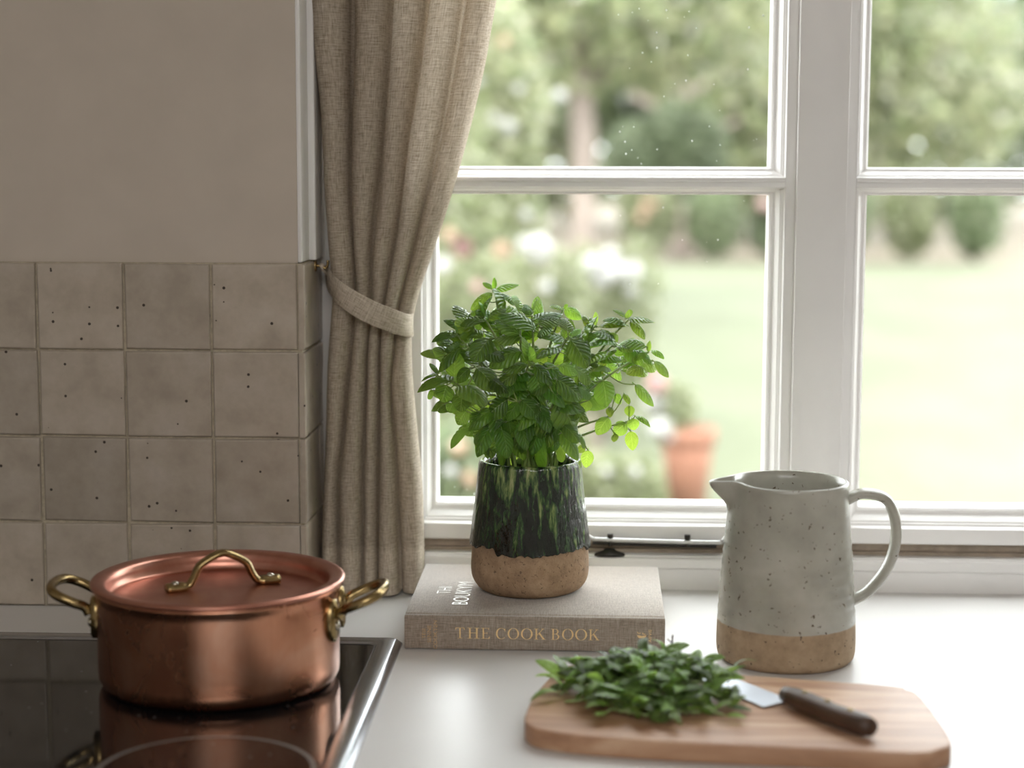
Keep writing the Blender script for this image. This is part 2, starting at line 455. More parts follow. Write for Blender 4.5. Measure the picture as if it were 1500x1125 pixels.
def m_lawn():
    t = NT('mown_lawn'); n1 = t.noise(t.coord((0.5, 0.22, 1)), 1.0, 3); n2 = t.noise(t.coord(), 9, 4)
    f = t.math('ADD', t.math('MULTIPLY', n1, 0.7), t.math('MULTIPLY', n2, 0.3))
    t.base(t.ramp(f, [(0.35, S('484c35')), (0.5, S('50543d')), (0.65, S('5b5e49'))])); t.val('Roughness', 0.9)
    t.nor(t.bump(n2, 0.6, 0.03)); return t.m
M['lawn'] = m_lawn()
M['bed'] = simple('garden_soil', S('5e5546'), 0.95, 0, 0.25, 3)

def prism(poly, z0, z1, name, mat, parent=None, bevel=0):
    n = len(poly)
    v = [(p[0], p[1], z0) for p in poly] + [(p[0], p[1], z1) for p in poly]
    f = [tuple(range(n - 1, -1, -1)), tuple(range(n, 2 * n))] + [(i, (i + 1) % n, n + (i + 1) % n, n + i) for i in range(n)]
    o = mk(name, v, f, mat, parent)
    if bevel: bev(o, bevel, 3)
    return o

# ================================================================== ROOM
YW = 2.0          # face of the tiles
XL, XRT, YB, ZC = -1.9, 2.2, -2.4, 2.6
XR = -0.3255      # face of the reveal tiles
YF, YG = 2.13, 2.16
WX1, WZ1 = 0.80, 2.30
struct = lambda o: tag(o, kind='structure')
struct(box('floor', XL, XRT, YB, 2.3, -0.05, 0.0, M['floor']))
struct(box('ceiling', XL, XRT, YB, 2.3, ZC, ZC + 0.08, M['ceil']))
struct(box('wall_left', XL - 0.1, XL, YB, 2.3, 0, ZC, M['room']))
struct(box('wall_right', XRT, XRT + 0.1, YB, 2.3, 0, ZC, M['room']))
struct(box('wall_front', XL, XRT, YB - 0.1, YB, 0, ZC, M['room']))
g = Geo()
g.box(XL, -0.334, 2.009, 2.26, 0.0, ZC)
g.box(WX1, XRT, 2.06, 2.26, 0.0, ZC)
g.box(-0.334, WX1, 2.06, 2.26, WZ1, ZC)
g.box(-0.334, WX1, 2.125, 2.26, 0.0, 0.9)
wall = struct(g.build('wall_back', M['plaster']))
# tiling: grout bed with every tile set proud of it
rows = [0.9 + 0.0985 * k for k in range(4)]
TH_ = 0.0985
g = Geo(); g.box(XL, -0.3325, 2.0035, 2.0115, 0.9, 1.2935); g.box(-0.336, -0.3287, 2.004, 2.128, 0.9, 1.2935)
g.build('grout_bed', M['grout'], wall)
rnd = random.Random(4)
def tile_mesh(wd, ht, th, seed):
    """pillowy hand-made tile, face towards -Y, lower left at origin"""
    r = random.Random(seed); n = 8; GR = [0, .014, .028, .26, .5, .74, .972, .986, 1]
    v, f = [], []
    j = [(r.uniform(-.0008, .0008), r.uniform(-.0008, .0008)) for _ in range(4)]
    for b in range(n + 1):
        for a in range(n + 1):
            s, t = GR[a], GR[b]
            dx = (j[0][0] * (1 - s) + j[1][0] * s) * (1 - t) + (j[2][0] * (1 - s) + j[3][0] * s) * t
            dz = (j[0][1] * (1 - s) + j[1][1] * s) * (1 - t) + (j[2][1] * (1 - s) + j[3][1] * s) * t
            e = min(s, 1 - s, t, 1 - t)
            y = 0.0014 if e < 1e-6 else -0.0006 * noise.noise((s * 2 + seed * 3.1, t * 2, 0.3)) * 2
            v.append((s * wd + dx, y, t * ht + dz))
    for b in range(n):
        for a in range(n):
            i = b * (n + 1) + a; f.append((i, i + 1, i + n + 2, i + n + 1))
    edge = [a for a in range(n + 1)] + [(b + 1) * (n + 1) - 1 for b in range(1, n + 1)] + [n * (n + 1) + a for a in range(n - 1, -1, -1)] + [b * (n + 1) for b in range(n - 1, 0, -1)]
    k0 = len(v)
    for e in edge: v.append((v[e][0], th, v[e][2]))
    ne = len(edge)
    for i in range(ne): f.append((edge[(i + 1) % ne], edge[i], k0 + i, k0 + (i + 1) % ne))
    f.append(tuple(k0 + i for i in range(ne)))
    m = bpy.data.meshes.new('tile'); m.from_pydata(v, [], f); m.materials.append(M['tile'])
    m.polygons.foreach_set('use_smooth', [i < n * n for i in range(len(f))]); m.update(); return m
front_m = [tile_mesh(0.0955, 0.0958, 0.009, s) for s in range(5)]
side_m = [tile_mesh(0.098, 0.0958, 0.007, 20 + s) for s in range(4)]
side_s = [tile_mesh(0.027, 0.0958, 0.007, 40 + s) for s in range(2)]
def put(meshd, loc, rz, parent):
    o = bpy.data.objects.new('tile', meshd); COL.objects.link(o); o.location = loc; o.rotation_euler = (0, 0, rz); o.parent = parent
for k, z in enumerate(rows):
    for c in range(14):
        put(front_m[rnd.randrange(5)], (-0.4293 - 0.0985 * c, YW + rnd.uniform(-.0006, .0006), z + 0.0014), rnd.uniform(-.004, .004), wall)
    # the return into the window recess: tile face towards +X, its raw edge shows at the corner
    put(side_m[k], (XR + rnd.uniform(-.0004, .0004), 1.9995, z + 0.0014), PI / 2, wall)
    put(side_s[k % 2], (XR, 2.1005, z + 0.0014), PI / 2, wall)
# painted lining of the recess above the tiles
g = Geo(); g.box(-0.3345, -0.329, 2.010, 2.13, 1.294, WZ1); g.box(-0.3345, -0.3215, 2.06, 2.13, 1.294, WZ1)
bev(struct(g.build('trim_1', M['paint'])), 0.0015)
g = Geo(); g.box(-0.334, WX1, 2.06, 2.13, WZ1 - 0.008, WZ1 + .0)
bev(struct(g.build('trim_2', M['paint'])), 0.0015)

# ------------------------------------------------------------------ window
def zf(py, Y): return ony(1000, py, Y).z
win = struct(empty('window_1', (0.2, YF, 0.9)))
PROF = [(0.0, 0.028), (0.0, -0.004), (0.0025, -0.0065), (0.0055, -0.0065), (0.0075, -0.0085), (0.0125, -0.0165), (0.0145, -0.0175), (0.0145, -0.021), (0.017, -0.0225), (0.018, -0.030)]
def mould(x0, x1, z0, z1, sl, sr, sb, st, name, parent):
    v, f = [], []
    for d, y in PROF:
        a, b, c, e = x0 - d * sl, x1 + d * sr, z0 - d * sb, z1 + d * st
        v += [(a, YG + y, c), (b, YG + y, c), (b, YG + y, e), (a, YG + y, e)]
    for i in range(len(PROF) - 1):
        for k in range(4):
            a, b = i * 4 + k, i * 4 + (k + 1) % 4
            f.append((a, a + 4, b + 4, b))
    return mk(name, v, f, M['paint'], parent)
LX0, LX1 = -0.1917, 0.2008
RX0, RX1 = 0.315, 0.705
PZ0, PZ1, QZ0, QZ1 = 0.9964, 1.3677, 1.3997, 2.22
for x0, x1 in ((LX0, LX1), (RX0, RX1)):
    cs = mould(x0, x1, PZ0, PZ1, .9, .9, 1.15, .5, 'casement_moulding', win)
    v, f = boxvf(x0 - .004, x1 + .004, YG - 0.001, YG + 0.003, PZ0 - .004, PZ1 + .004); mk('pane', v, f, M['pane'], win)
    mould(x0, x1, QZ0, QZ1, .9, .9, .62, .9, 'fanlight_moulding', win)
    v, f = boxvf(x0 - .004, x1 + .004, YG - 0.001, YG + 0.003, QZ0 - .004, QZ1 + .004); mk('pane', v, f, M['pane'], win)
e = 0.0162
yb = 2.20
g = Geo(); g.box(-0.334, LX0 - e, YF, yb, 0.9397, WZ1); bev(g.build('window_jamb', M['paint'], win), .001)
g = Geo(); g.box(LX1 + e, RX0 - e, YF, yb, 0.9397, WZ1); g.box(LX1 + e + .012, RX0 - e - .012, YF - .012, YF, .9397, WZ1); bev(g.build('mullion', M['paint'], win), .001)
g = Geo(); g.box(RX1 + e, WX1, YF, yb, 0.9397, WZ1); bev(g.build('window_jamb', M['paint'], win), .001)
for x0, x1 in ((LX0, LX1), (RX0, RX1)):
    g = Geo(); g.box(x0 - e, x1 + e, YF - .001, yb, PZ1 + .009, QZ0 - .0112)
    g.box(x0 - e, x1 + e, YF - .006, YF, PZ1 + .0155, QZ0 - .0112)
    bev(g.build('transom', M['paint'], win), .0012)
    g = Geo(); g.box(x0 - e, x1 + e, YF - .002, yb, zf(793, YF), PZ0 - .0207); bev(g.build('bottom_rail', M['paint'], win), .0015)
    g = Geo(); g.box(x0 - e, x1 + e, YF, yb, QZ1 + e, WZ1); g.build('top_rail', M['paint'], win)
M['oldwood'] = simple('weathered_sill_wood', S('a89a8a'), 0.7, 0, 0.2, 50)
g = Geo(); g.box(LX0 - e, RX1 + e, YF + .012, yb, .9, zf(793, YF) + .001); g.box(LX0 - e, RX1 + e, YF + .004, yb, .9, zf(806, YF)); g.build('sill_rebate', M['oldwood'], win)
g = Geo(); g.box(-0.329, WX1, 2.113, YF + .004, zf(833, 2.12), zf(816, 2.12)); bev(g.build('window_ledge', M['paint'], win), .003, 3)
g = Geo(); g.box(-0.329, WX1, 2.1165, YF + .004, zf(823, 2.12), zf(813, 2.12)); bev(g.build('ledge_bead', M['paint'], win), .002, 3)
g = Geo(); g.box(-0.329, WX1, 2.12, YF + .004, 0.9, zf(833, 2.12)); g.build('window_apron', M['paint'], win)
# dried rain spots on the outside of the panes
g = Geo(); r = random.Random(8)
for i in range(52):
    px, py = r.uniform(880, 1120), r.uniform(8, 240) if i < 38 else r.uniform(290, 420)
    if i > 46: px, py = r.uniform(645, 700), r.uniform(690, 735)
    p = ony(px, py, YG + .0034); rr = r.choice((.0004, .0005, .0007, .001))
    g.add([(p.x + rr * math.cos(k * PI / 4), p.y + .0003, p.z + rr * 1.15 * math.sin(k * PI / 4)) for k in range(8)] + [(p.x, p.y - .0002, p.z)], [(k, (k + 1) % 8, 8) for k in range(8)])
tag(g.build('rain_spots', M['droplet'], win), kind='stuff')

# casement stay on the ledge
st = empty('casement_stay', ony(960, 815, 2.125)); tag(st, 'dark metal casement stay bar lying along the window ledge', 'window stay')
YS = 2.112
P = [ony(x, y, YS) for x, y in ((857, 781), (862, 786), (868, 789.5), (880, 790.5), (960, 793), (1050, 795), (1058, 793), (1064, 787))]
bv, bf = tube(spline(P, 4), .0022, 6, flat=1.25); mk('stay_bar', bv, bf, M['zincmetal'], st, True)
P = [p + Vector((0, .008, -.0052)) for p in P[2:6]]
bv, bf = tube(P, .0032, 6); mk('stay_rail', bv, bf, M['darkmetal'], st, True)
for px, y0, y1, wd in ((894, 782, 800, .0035), (1007, 783, 801, .0036)):
    a, b = ony(px, y1, YS + .002), ony(px, y0, YS + .002)
    bv, bf = tube([a, a.lerp(b, .6), a.lerp(b, .65), b], [wd * .7, wd * .7, wd, wd], 8); mk('stay_pin', bv, bf, M['darkmetal'], st)
a = ony(893, 814, YS + .006)
lv, lf = lathe([(.0, .0), (.017, .0), (.016, .003), (.007, .0065), (.005, .009), (0, .0095)], a, 16); lv = [(a.x + (q[0] - a.x) * 1.1, a.y + (q[1] - a.y) * .4, q[2]) for q in lv]
mk('stay_foot', lv, lf, M['darkmetal'], st, True)

# ------------------------------------------------------------------ worktop and units
o = prism([(XL, 1.30), (XRT, 1.30), (XRT, 2.06), (WX1, 2.06), (WX1, 2.12), (-0.3285, 2.12), (-0.3285, 2.002), (XL, 2.002)], 0.87, CT, 'worktop', M['worktop'])
tag(o, 'pale stone worktop running under the window from wall to wall', 'worktop')
def cabinet(x0, x1, label):
    c = empty('base_cabinet', ((x0 + x1) / 2, 1.68, 0)); tag(c, label, 'cabinet', 'base cabinets under the worktop')
    box('body', x0 + .001, x1 - .001, 1.36, 2.0, 0.1, .87, M['cab'], c); box('plinth', x0 + .001, x1 - .001, 1.42, 1.98, 0, .1, M['cab'], c)
    d = box('door', x0 + .004, x1 - .004, 1.338, 1.36, .11, .86, M['cab'], c, .002)
    box('handle', x1 - .06, x1 - .045, 1.315, 1.338, .66, .8, M['brass'], d, .003)
for i in range(5): cabinet(XL + .82 * i, XL + .82 * (i + 1), 'grey painted base cabinet under the pale worktop')

# ================================================================== CURTAIN
YC = 2.085
K = [(-120, [440, 518, 585, 646, 704, 752]), (0, [452, 518, 576, 629, 681, 726]), (100, [462, 517, 570, 615, 664, 708]), (200, [471, 515, 563, 600, 645, 684]),
     (285, [476, 515, 555, 590, 624, 660]), (360, [481, 519, 547, 578, 607, 636]), (430, [486, 522, 544, 565, 589, 612]), (470, [484, 519, 542, 559, 581, 603]),
     (510, [482, 516, 539, 557, 578, 601]), (560, [480, 511, 538, 557, 573, 603]), (640, [477, 505, 536, 557, 578, 610]), (700, [475, 499, 535, 556, 583, 616]),
     (780, [473, 498, 534, 555, 586, 619]), (850, [472, 498, 533, 555, 588, 620]), (880, [472, 498, 533, 555, 589, 621])]
def curtain_row(py, off=0.0, wob=0.0):
    b = [ony(x, py, YC).x for x in interp(K, py)]
    z = ony(545, py, YC).z
    out = []
    tie = math.exp(-((py - 470) / 60.0) ** 2)
    back = 0.016 * sm(430, 120, py)
    pts = [(b[0] + 0.012, YC + .03)]
    for k in range(5):
        wdt = b[k + 1] - b[k]
        D = min(0.038, 0.012 + 0.55 * wdt) * (1 - 0.25 * tie)
        if k == 4: D *= 0.8
        sh = 0.006 if k == 4 else 0.0
        nn = 14
        for i in range(nn):
            t = (i + 0.5) / nn if False else i / nn
            x = b[k] + wdt * (t - 0.055 * math.sin(2 * PI * t))
            s = max(0.0, math.sin(PI * t))
            vd = 0.010 + back
            y = YC + sh + vd - (D + vd) * s ** 0.42
            y += 0.0016 * noise.noise((x * 60, z * 5, k)) * s
            x += 0.0016 * noise.noise((k * 7.3, z * 9, 1.7 + t)) + 0.0012 * noise.noise((k * 3.1, z * 26, t * 2)) * s
            pts.append((x, y - off * s))
    pts.append((b[5], YC + .012 + .006)); pts.append((b[5] - .004, YC + .026)); pts.append((b[5] - .016, YC + .034))
    return [Vector((x, y, z)) for x, y in pts]
UREF = [0.0]
_r = curtain_row(150)
for _i in range(1, len(_r)): UREF.append(UREF[-1] + (_r[_i] - _r[_i - 1]).length)
def curtain_sheet(pys, off, name, mat, parent):
    v, f, uv = [], [], []
    R0 = None
    for py in pys:
        r = curtain_row(py, off)
        if R0 is None: R0 = len(r)
        # bottom hem follows the worktop
        for i, p in enumerate(r):
            v.append(p); uv.append((UREF[i], p.z))
    n = R0
    for j in range(len(pys) - 1):
        for i in range(n - 1):
            a = j * n + i; f.append((a, a + n, a + n + 1, a + 1))
    return mk(name, v, f, mat, parent, True, uv)
cur = empty('curtain', (ony(545, 860, YC).x, YC, CT)); tag(cur, 'beige linen curtain gathered in soft folds at the window recess', 'curtain')
pyb = 862.0
for q in range(400):
    if ony(545, pyb, YC).z > CT + .004: pyb += 0.1
    else: break
pys = [-118 + (pyb + 118) * i / 150 for i in range(151)]
curtain_sheet(pys, 0, 'curtain_panel', M['curtain'], cur)
pyh = pyb - 66
hp = [pyh + (pyb + .5 - pyh) * i / 10 for i in range(11)]
curtain_sheet(hp, .0011, 'bottom_hem', M['hem'], cur)
zt = ony(545, -118, YC).z
# curtain goes on up to its rod
topr = curtain_row(-118)
v, f, uv = [], [], []
for j in range(6):
    s = 0
    for i, p in enumerate(topr):
        if i: s += (p - topr[i - 1]).length
        q = Vector((p.x + (p.x - topr[0].x) * 0.02 * j, p.y, zt + (2.265 - zt) * j / 5)); v.append(q); uv.append((s, q.z))
n = len(topr)
for j in range(5):
    for i in range(n - 1):
        a = j * n + i; f.append((a, a + 1, a + n + 1, a + n))
mk('curtain_heading', v, f, M['curtain'], cur, True, uv)
rod = empty('curtain_rod', (0.2, 2.085, 2.27)); tag(rod, 'thin brass curtain rod across the top of the window recess', 'curtain rod')
tv, tf = tube([(-0.32, 2.085, 2.272), (WX1, 2.085, 2.272)], .006, 12); mk('rod', tv, tf, M['brass'], rod, True)
for x in (-.318, WX1 - .003):
    lv, lf = tube([(x, 2.085, 2.272), (x + .004, 2.085, 2.272)], .014, 16); mk('rod_socket', lv, lf, M['brass'], rod, True)

# tieback strap, its loop and the hook
tb = empty('curtain_tieback', ony(545, 490, YC - .03)); tag(tb, 'narrow beige linen tieback strap looped around the curtain', 'tieback')
path = [(479, 398, .020), (481, 406, .004), (486, 416, -.012), (497, 428, -.030), (519, 444, -.040), (545, 458, -.041), (572, 469, -.036), (592, 476, -.026), (602, 477, -.008), (603, 474, .012), (592, 462, .030), (560, 446, .036), (520, 425, .036), (492, 408, .034), (480, 398, .030)]
cp = spline([ony(x, y, YC + dy) for x, y, dy in path], 6)
v, f, uv = [], [], []
hh = 0.0132; s = 0
for i, p in enumerate(cp):
    t = (cp[min(i + 1, len(cp) - 1)] - cp[max(i - 1, 0)]).normalized()
    up = (Vector((0, 0, 1)) - t * t.z).normalized(); nr = t.cross(up)
    e0 = min(1.0, .35 + min(i, len(cp) - 1 - i) / 7.0)
    if i: s += (p - cp[i - 1]).length
    for a, th in ((-1, .0004), (-.92, .0016), (0, .0012), (.92, .0016), (1, .0004)):
        v.append(p + up * hh * e0 * a + nr * th); uv.append((s, a * hh))
    for a, th in ((1, .0004), (0, .0012), (-1, .0004)):
        v.append(p + up * hh * e0 * a * .98 - nr * th); uv.append((s, a * hh))
for i in range(len(cp) - 1):
    for k in range(8):
        a, b = i * 8 + k, i * 8 + (k + 1) % 8; f.append((a, b, b + 8, a + 8))
mk('strap', v, f, M['tieback'], tb, True, uv)
hkp = ony(470, 389, 2.075); hkp.x = XR
lp = [ony(480, 402, YC + .012), ony(474, 394, YC - .006), ony(471.5, 389, YC - .009), ony(474, 389.5, YC + .002), ony(481, 401, YC + .022)]
tv, tf = tube(spline(lp, 5), .0022, 6, flat=1.6); mk('loop', tv, tf, M['tieback'], tb, True)
hk = empty('tieback_hook', hkp); tag(hk, 'small brass hook on the tiled recess holding the tieback', 'hook')
tv, tf = tube([(XR - .0005, 2.075, hkp.z), (XR + .0025, 2.075, hkp.z)], .007, 12); mk('hook_plate', tv, tf, M['brass'], hk, True)
tv, tf = tube(spline([(XR + .002, 2.075, hkp.z), (XR + .008, 2.075, hkp.z - .001), (XR + .012, 2.075, hkp.z - .003), (XR + .015, 2.075, hkp.z + .001), (XR + .0155, 2.075, hkp.z + .006)], 4), .0017, 8); mk('hook_arm', tv, tf, M['brass'], hk, True)

# ================================================================== HOB
h0, h1 = onz(589.5, 946, CT), onz(511.5, 1125, CT)
hob = empty('hob', (h0.x - .29, 1.62, CT)); tag(hob, 'black glass hob with a bright steel rim in the worktop', 'hob')
HX1, HY1 = h0.x - .0005, h0.y + .012
HX0, HY0 = HX1 - 0.60, HY1 - 0.50
def rrect(x0, x1, y0, y1, r, n=5):
    out = []
    for cx, cy, a0 in ((x1 - r, y1 - r, 0), (x0 + r, y1 - r, PI / 2), (x0 + r, y0 + r, PI), (x1 - r, y0 + r, 1.5 * PI)):
        for k in range(n + 1):
            a = a0 + PI / 2 * k / n; out.append((cx + r * math.cos(a), cy + r * math.sin(a)))
    return out
loops = []
for ins, z, r in ((0.0, CT + .0002, .006), (.0005, CT + .0016, .006), (.0055, CT + .0066, .006), (.0075, CT + .0074, .007), (.0225, CT + .0074, .009), (.0235, CT + .0070, .010), (.0245, CT + .0058, .010), (.0265, CT + .0050, .010)):
    loops.append([(x, y, z) for x, y in rrect(HX0 + ins, HX1 - ins, HY0 + ins, HY1 - ins, r)])
v = [p for L in loops for p in L]; n = len(loops[0]); f = []
for j in range(len(loops) - 1):
    for k in range(n):
        f.append((j * n + k, j * n + (k + 1) % n, (j + 1) * n + (k + 1) % n, (j + 1) * n + k))
o = mk('steel_frame', v, f, M['steel'], hob, True)
md = o.modifiers.new('es', 'EDGE_SPLIT'); md.split_angle = math.radians(28)
ins = .0262
prism([(x, y) for x, y in rrect(HX0 + ins, HX1 - ins, HY0 + ins, HY1 - ins, .010)], CT + .0005, CT + .0052, 'glass_plate', M['hobglass'], hob)
HZ = CT + .0052
def ringmesh(cx, cy, r0, r1, z, n=64):
    v = [(cx + r * math.cos(2 * PI * k / n), cy + r * math.sin(2 * PI * k / n), z) for r in (r0, r1) for k in range(n)]
    return v, [(k, n + k, n + (k + 1) % n, (k + 1) % n) for k in range(n)]
for px, py, r in ((300, 1130, .092),):
    c = onz(px, py, HZ); mk('cooking_zone_ring', *ringmesh(c.x, c.y, r - .004, r, HZ + .0002), M['ring'], hob)

# ================================================================== COPPER PAN AND LID
pc = onz(323, 994, HZ); pc.z = HZ + .0003
PH = ony(323, 852, pc.y).z - pc.z        # pan height
PR = 0.1165
pan = empty('copper_pan', pc); tag(pan, 'large tarnished copper pan with brass loop handles on the hob', 'pan')
prof = [(0.0, 0.0), (PR - .012, 0.0), (PR - .004, .0022), (PR - .0005, .009), (PR, .016), (PR, PH - .012), (PR + .001, PH - .006), (PR + .0035, PH - .002), (PR + .0035, PH), (PR + .001, PH + .0002), (PR - .002, PH - .003), (PR - .0022, .012), (PR - .006, .004), (0, .004)]
mk('body', *lathe(prof, pc, 96), M['copper'], pan, True)
def loop_handle(sgn):
    ax = lambda r, t, z: Vector((pc.x + sgn * r, pc.y + t, pc.z + z))
    zz = PH - .021
    hp = [ax(PR + .004, -.027, zz - .006), ax(PR + .008, -.0275, zz + .001), ax(PR + .018, -.0315, zz + .006), ax(PR + .032, -.0315, zz + .012), ax(PR + .042, -.0225, zz + .0165), ax(PR + .0455, 0, zz + .018),
          ax(PR + .042, .0225, zz + .0165), ax(PR + .032, .0315, zz + .012), ax(PR + .018, .0315, zz + .006), ax(PR + .008, .0275, zz + .001), ax(PR + .004, .027, zz - .006)]
    hd = mk('handle', *tube(spline(hp, 5), .0048, 12), M['brass'], pan, True)
    for t in (-1, 1):
        y = t * .026; a = math.asin(y / PR); rr = PR + .0005
        # oval riveted plate bent against the wall
        v, f = [], []
        N = 20
        for lay, (sc, out) in enumerate(((1.0, -.001), (1.0, .0035), (.8, .0055), (.0, .0055))):
            for k in range(N):
                q = 2 * PI * k / N
                da = sc * .0125 * math.cos(q) / rr; dz = sc * .021 * math.sin(q)
                R_ = rr + out
                v.append((pc.x + sgn * R_ * math.cos(a + da), pc.y + R_ * math.sin(a + da), pc.z + zz - .009 + dz))
        for j in range(3):
            for k in range(N): f.append((j * N + k, j * N + (k + 1) % N, (j + 1) * N + (k + 1) % N, (j + 1) * N + k))
        mk('plate', v, f, M['brass'], hd, True)
        R_ = rr + .005; c = Vector((pc.x + sgn * R_ * math.cos(a), pc.y + R_ * math.sin(a), pc.z + zz - .014))
        d = Vector((sgn * math.cos(a), math.sin(a), 0))
        mk('rivet', *tube([c, c + d * .0015, c + d * .0028, c + d * .0032], [.0048, .0045, .0028, .0004], 12), M['rivet'], hd, True)
loop_handle(1); loop_handle(-1)
lid = empty('pan_lid', (pc.x, pc.y, pc.z + PH)); tag(lid, 'recessed copper lid with a brass strap handle on the copper pan', 'lid')
L0 = (pc.x, pc.y, pc.z + PH + .0004); RL = PR + .0055
prof = [(RL - .002, .0), (RL, .0012), (RL + .0004, .0030), (RL - .0006, .0046), (RL - .003, .0054), (RL - .008, .0050), (RL - .0125, .0040), (RL - .0148, .0015), (RL - .0155, -.004), (RL - .0165, -.0105), (RL - .019, -.0122), (RL - .03, -.0118), (.05, -.0105), (.0, -.0095)]
mk('lid_body', *lathe(prof, L0, 96), M['lid'], lid, True)
zl = L0[2] - .0105
fa = onz(403, 844, zl); fx = fa.x - pc.x
ang = 0.05
hp = [(fx + .008, 0.003), (fx - .004, .003), (fx - .012, .0045), (fx - .017, .012), (fx - .022, .023), (fx - .034, .031), (0, .034)]
hp = hp + [(-x, z) for x, z in reversed(hp[:-1])]
yoff = fa.y - pc.y
pts = spline([(pc.x + x, pc.y + yoff * (x / fx) * .3 + yoff * .3, zl + z) for x, z in hp], 4)
nP = len(pts)
rad = [.0062 if min(i, nP - 1 - i) > 6 else .0085 for i in range(nP)]
hd = mk('lid_handle', *tube(pts, rad, 10, flat=.62), M['brass'], lid, True)
for x in (fx, -fx):
    c = Vector((pc.x + x, pc.y + yoff * (x / fx) * .3 + yoff * .3, zl + .0062))
    mk('rivet', *tube([c, c + Vector((0, 0, .002)), c + Vector((0, 0, .0034)), c + Vector((0, 0, .0038))], [.004, .0038, .0022, .0003], 12), M['rivet'], hd, True)

# ================================================================== COOK BOOK
BX0, BX1, BY0, BY1, BT = -0.1985, 0.0731, 1.8395, 2.079, 0.0370
book = empty('cook_book', ((BX0 + BX1) / 2, (BY0 + BY1) / 2, CT)); tag(book, 'thick linen-bound cook book with gold spine lettering under the plant', 'book')
z0, z1 = CT + .0003, CT + BT
cth = .0030
# cover section in the Y-Z plane, run along X
outer = [(BY1, z1), (BY0 + .014, z1), (BY0 + .0115, z1 - .0005), (BY0 + .0085, z1 - .0017), (BY0 + .006, z1 - .0006), (BY0 + .0035, z1 - .0002), (BY0 + .0014, z1 - .0012), (BY0 + .0004, z1 - .0032), (BY0, z1 - .008), (BY0 - .0003, (z0 + z1) / 2), (BY0, z0 + .008), (BY0 + .0004, z0 + .0032), (BY0 + .0014, z0 + .0012), (BY0 + .0035, z0), (BY1, z0)]
inner = [(BY1, z0 + cth), (BY0 + .004, z0 + cth), (BY0 + .003, z0 + .006), (BY0 + .003, z1 - .006), (BY0 + .004, z1 - cth), (BY1, z1 - cth)]
sec = outer + inner
n = len(sec)
v = [(BX0, y, z) for y, z in sec] + [(BX1, y, z) for y, z in sec]
f = [(i, (i + 1) % n, n + (i + 1) % n, n + i) for i in range(n)] + [tuple(range(n - 1, -1, -1)), tuple(range(n, 2 * n))]
cov = mk('cover', v, f, M['cover'], book)
bev(cov, .0006, 2, 50)
box('page_block', BX0 + .004, BX1 - .004, BY0 + .004, BY1 - .005, z0 + cth, z1 - cth, M['pages'], book)
# serif capitals, cap height 1: lists of polygons
def ringpoly(cx, cy, ax, ay, dx, bx, by, a0, a1, n=28):
    v = []; f = []
    for k in range(n + 1):
        a = a0 + (a1 - a0) * k / n
        v += [(cx + ax * math.cos(a), cy + ay * math.sin(a)), (cx + dx + bx * math.cos(a), cy + by * math.sin(a))]
    for k in range(n): f.append((2 * k, 2 * k + 2, 2 * k + 3, 2 * k + 1))
    return v, f
def R2(x0, x1, y0, y1): return [(x0, y0), (x1, y0), (x1, y1), (x0, y1)], [(0, 1, 2, 3)]
def Q2(*p): return list(p), [tuple(range(len(p)))]
s0, s1 = .12, .25
GL = {
 'T': (.80, [R2(0.02, .78, .955, 1), R2(.335, .465, 0, 1), R2(.2, .6, 0, .04), Q2((.0, .78), (.03, .78), (.10, .96), (.02, 1)), Q2((.80, .78), (.78, 1), (.70, .96), (.77, .78))]),
 'H': (.88, [R2(s0, s1, 0, 1), R2(.63, .76, 0, 1), R2(0, .37, 0, .04), R2(0, .37, .96, 1), R2(.51, .88, 0, .04), R2(.51, .88, .96, 1), R2(s1, .63, .5, .545)]),
 'E': (.72, [R2(s0, s1, 0, 1), R2(0, .66, .958, 1), R2(0, .70, 0, .042), R2(s1, .5, .5, .545), Q2((.66, 1), (.58, .96), (.63, .8), (.66, .8)), Q2((.72, .22), (.69, .22), (.60, .04), (.70, 0)), R2(.48, .51, .42, .62)]),
 'C': (.88, [ringpoly(.47, .5, .46, .52, .025, .335, .485, math.radians(42), math.radians(318)), Q2((.80, .66), (.83, .66), (.83, .98), (.80, .98), (.76, .86)), ]),
 'O': (.94, [ringpoly(.47, .5, .47, .52, 0, .33, .485, 0, 2 * PI, 40)]),
 'K': (.93, [R2(s0, s1, 0, 1), R2(0, .37, 0, .04), R2(0, .37, .96, 1), Q2((s1, .42), (.27, .38), (.76, .965), (.69, .965)), Q2((.36, .56), (.72, .03), (.90, .03), (.47, .645)), R2(.57, .86, .96, 1), R2(.62, .97, 0, .04)]),
 'B': (.80, [R2(s0, s1, 0, 1), R2(0, .40, 0, .042), R2(0, .38, .958, 1), R2(s1, .40, .515, .555), ringpoly(.38, .757, .30, .243, 0, .165, .2, -PI / 2, PI / 2, 16), ringpoly(.38, .278, .37, .278, 0, .225, .236, -PI / 2, PI / 2, 16)]),
}
YSP = BY0 - .0007
sp_scale = ony(700, 928, BY0)
def spine_pt(px, py):
    return ony(px, py, YSP)
ranges = [('T', 45, 135), ('H', 160, 275), ('E', 292, 375), ('C', 432, 528), ('O', 545, 655), ('O', 672, 785), ('K', 798, 905), ('B', 960, 1045), ('O', 1065, 1175), ('O', 1190, 1305), ('K', 1318, 1420)]
g = Geo()
cap0 = spine_pt(775, 936.6).z; cap1 = spine_pt(775, 920.8).z; ch = cap1 - cap0
for ch_, a, b in ranges:
    x0, x1 = spine_pt(660 + a * .15333, 930).x, spine_pt(660 + b * .15333, 930).x
    wdt, polys = GL[ch_]
    for pv, pf in polys:
        g.add([(x0 + p[0] / wdt * (x1 - x0), YSP, cap0 + p[1] * ch) for p in pv], pf)
g.build('spine_title', M['gold'], book)
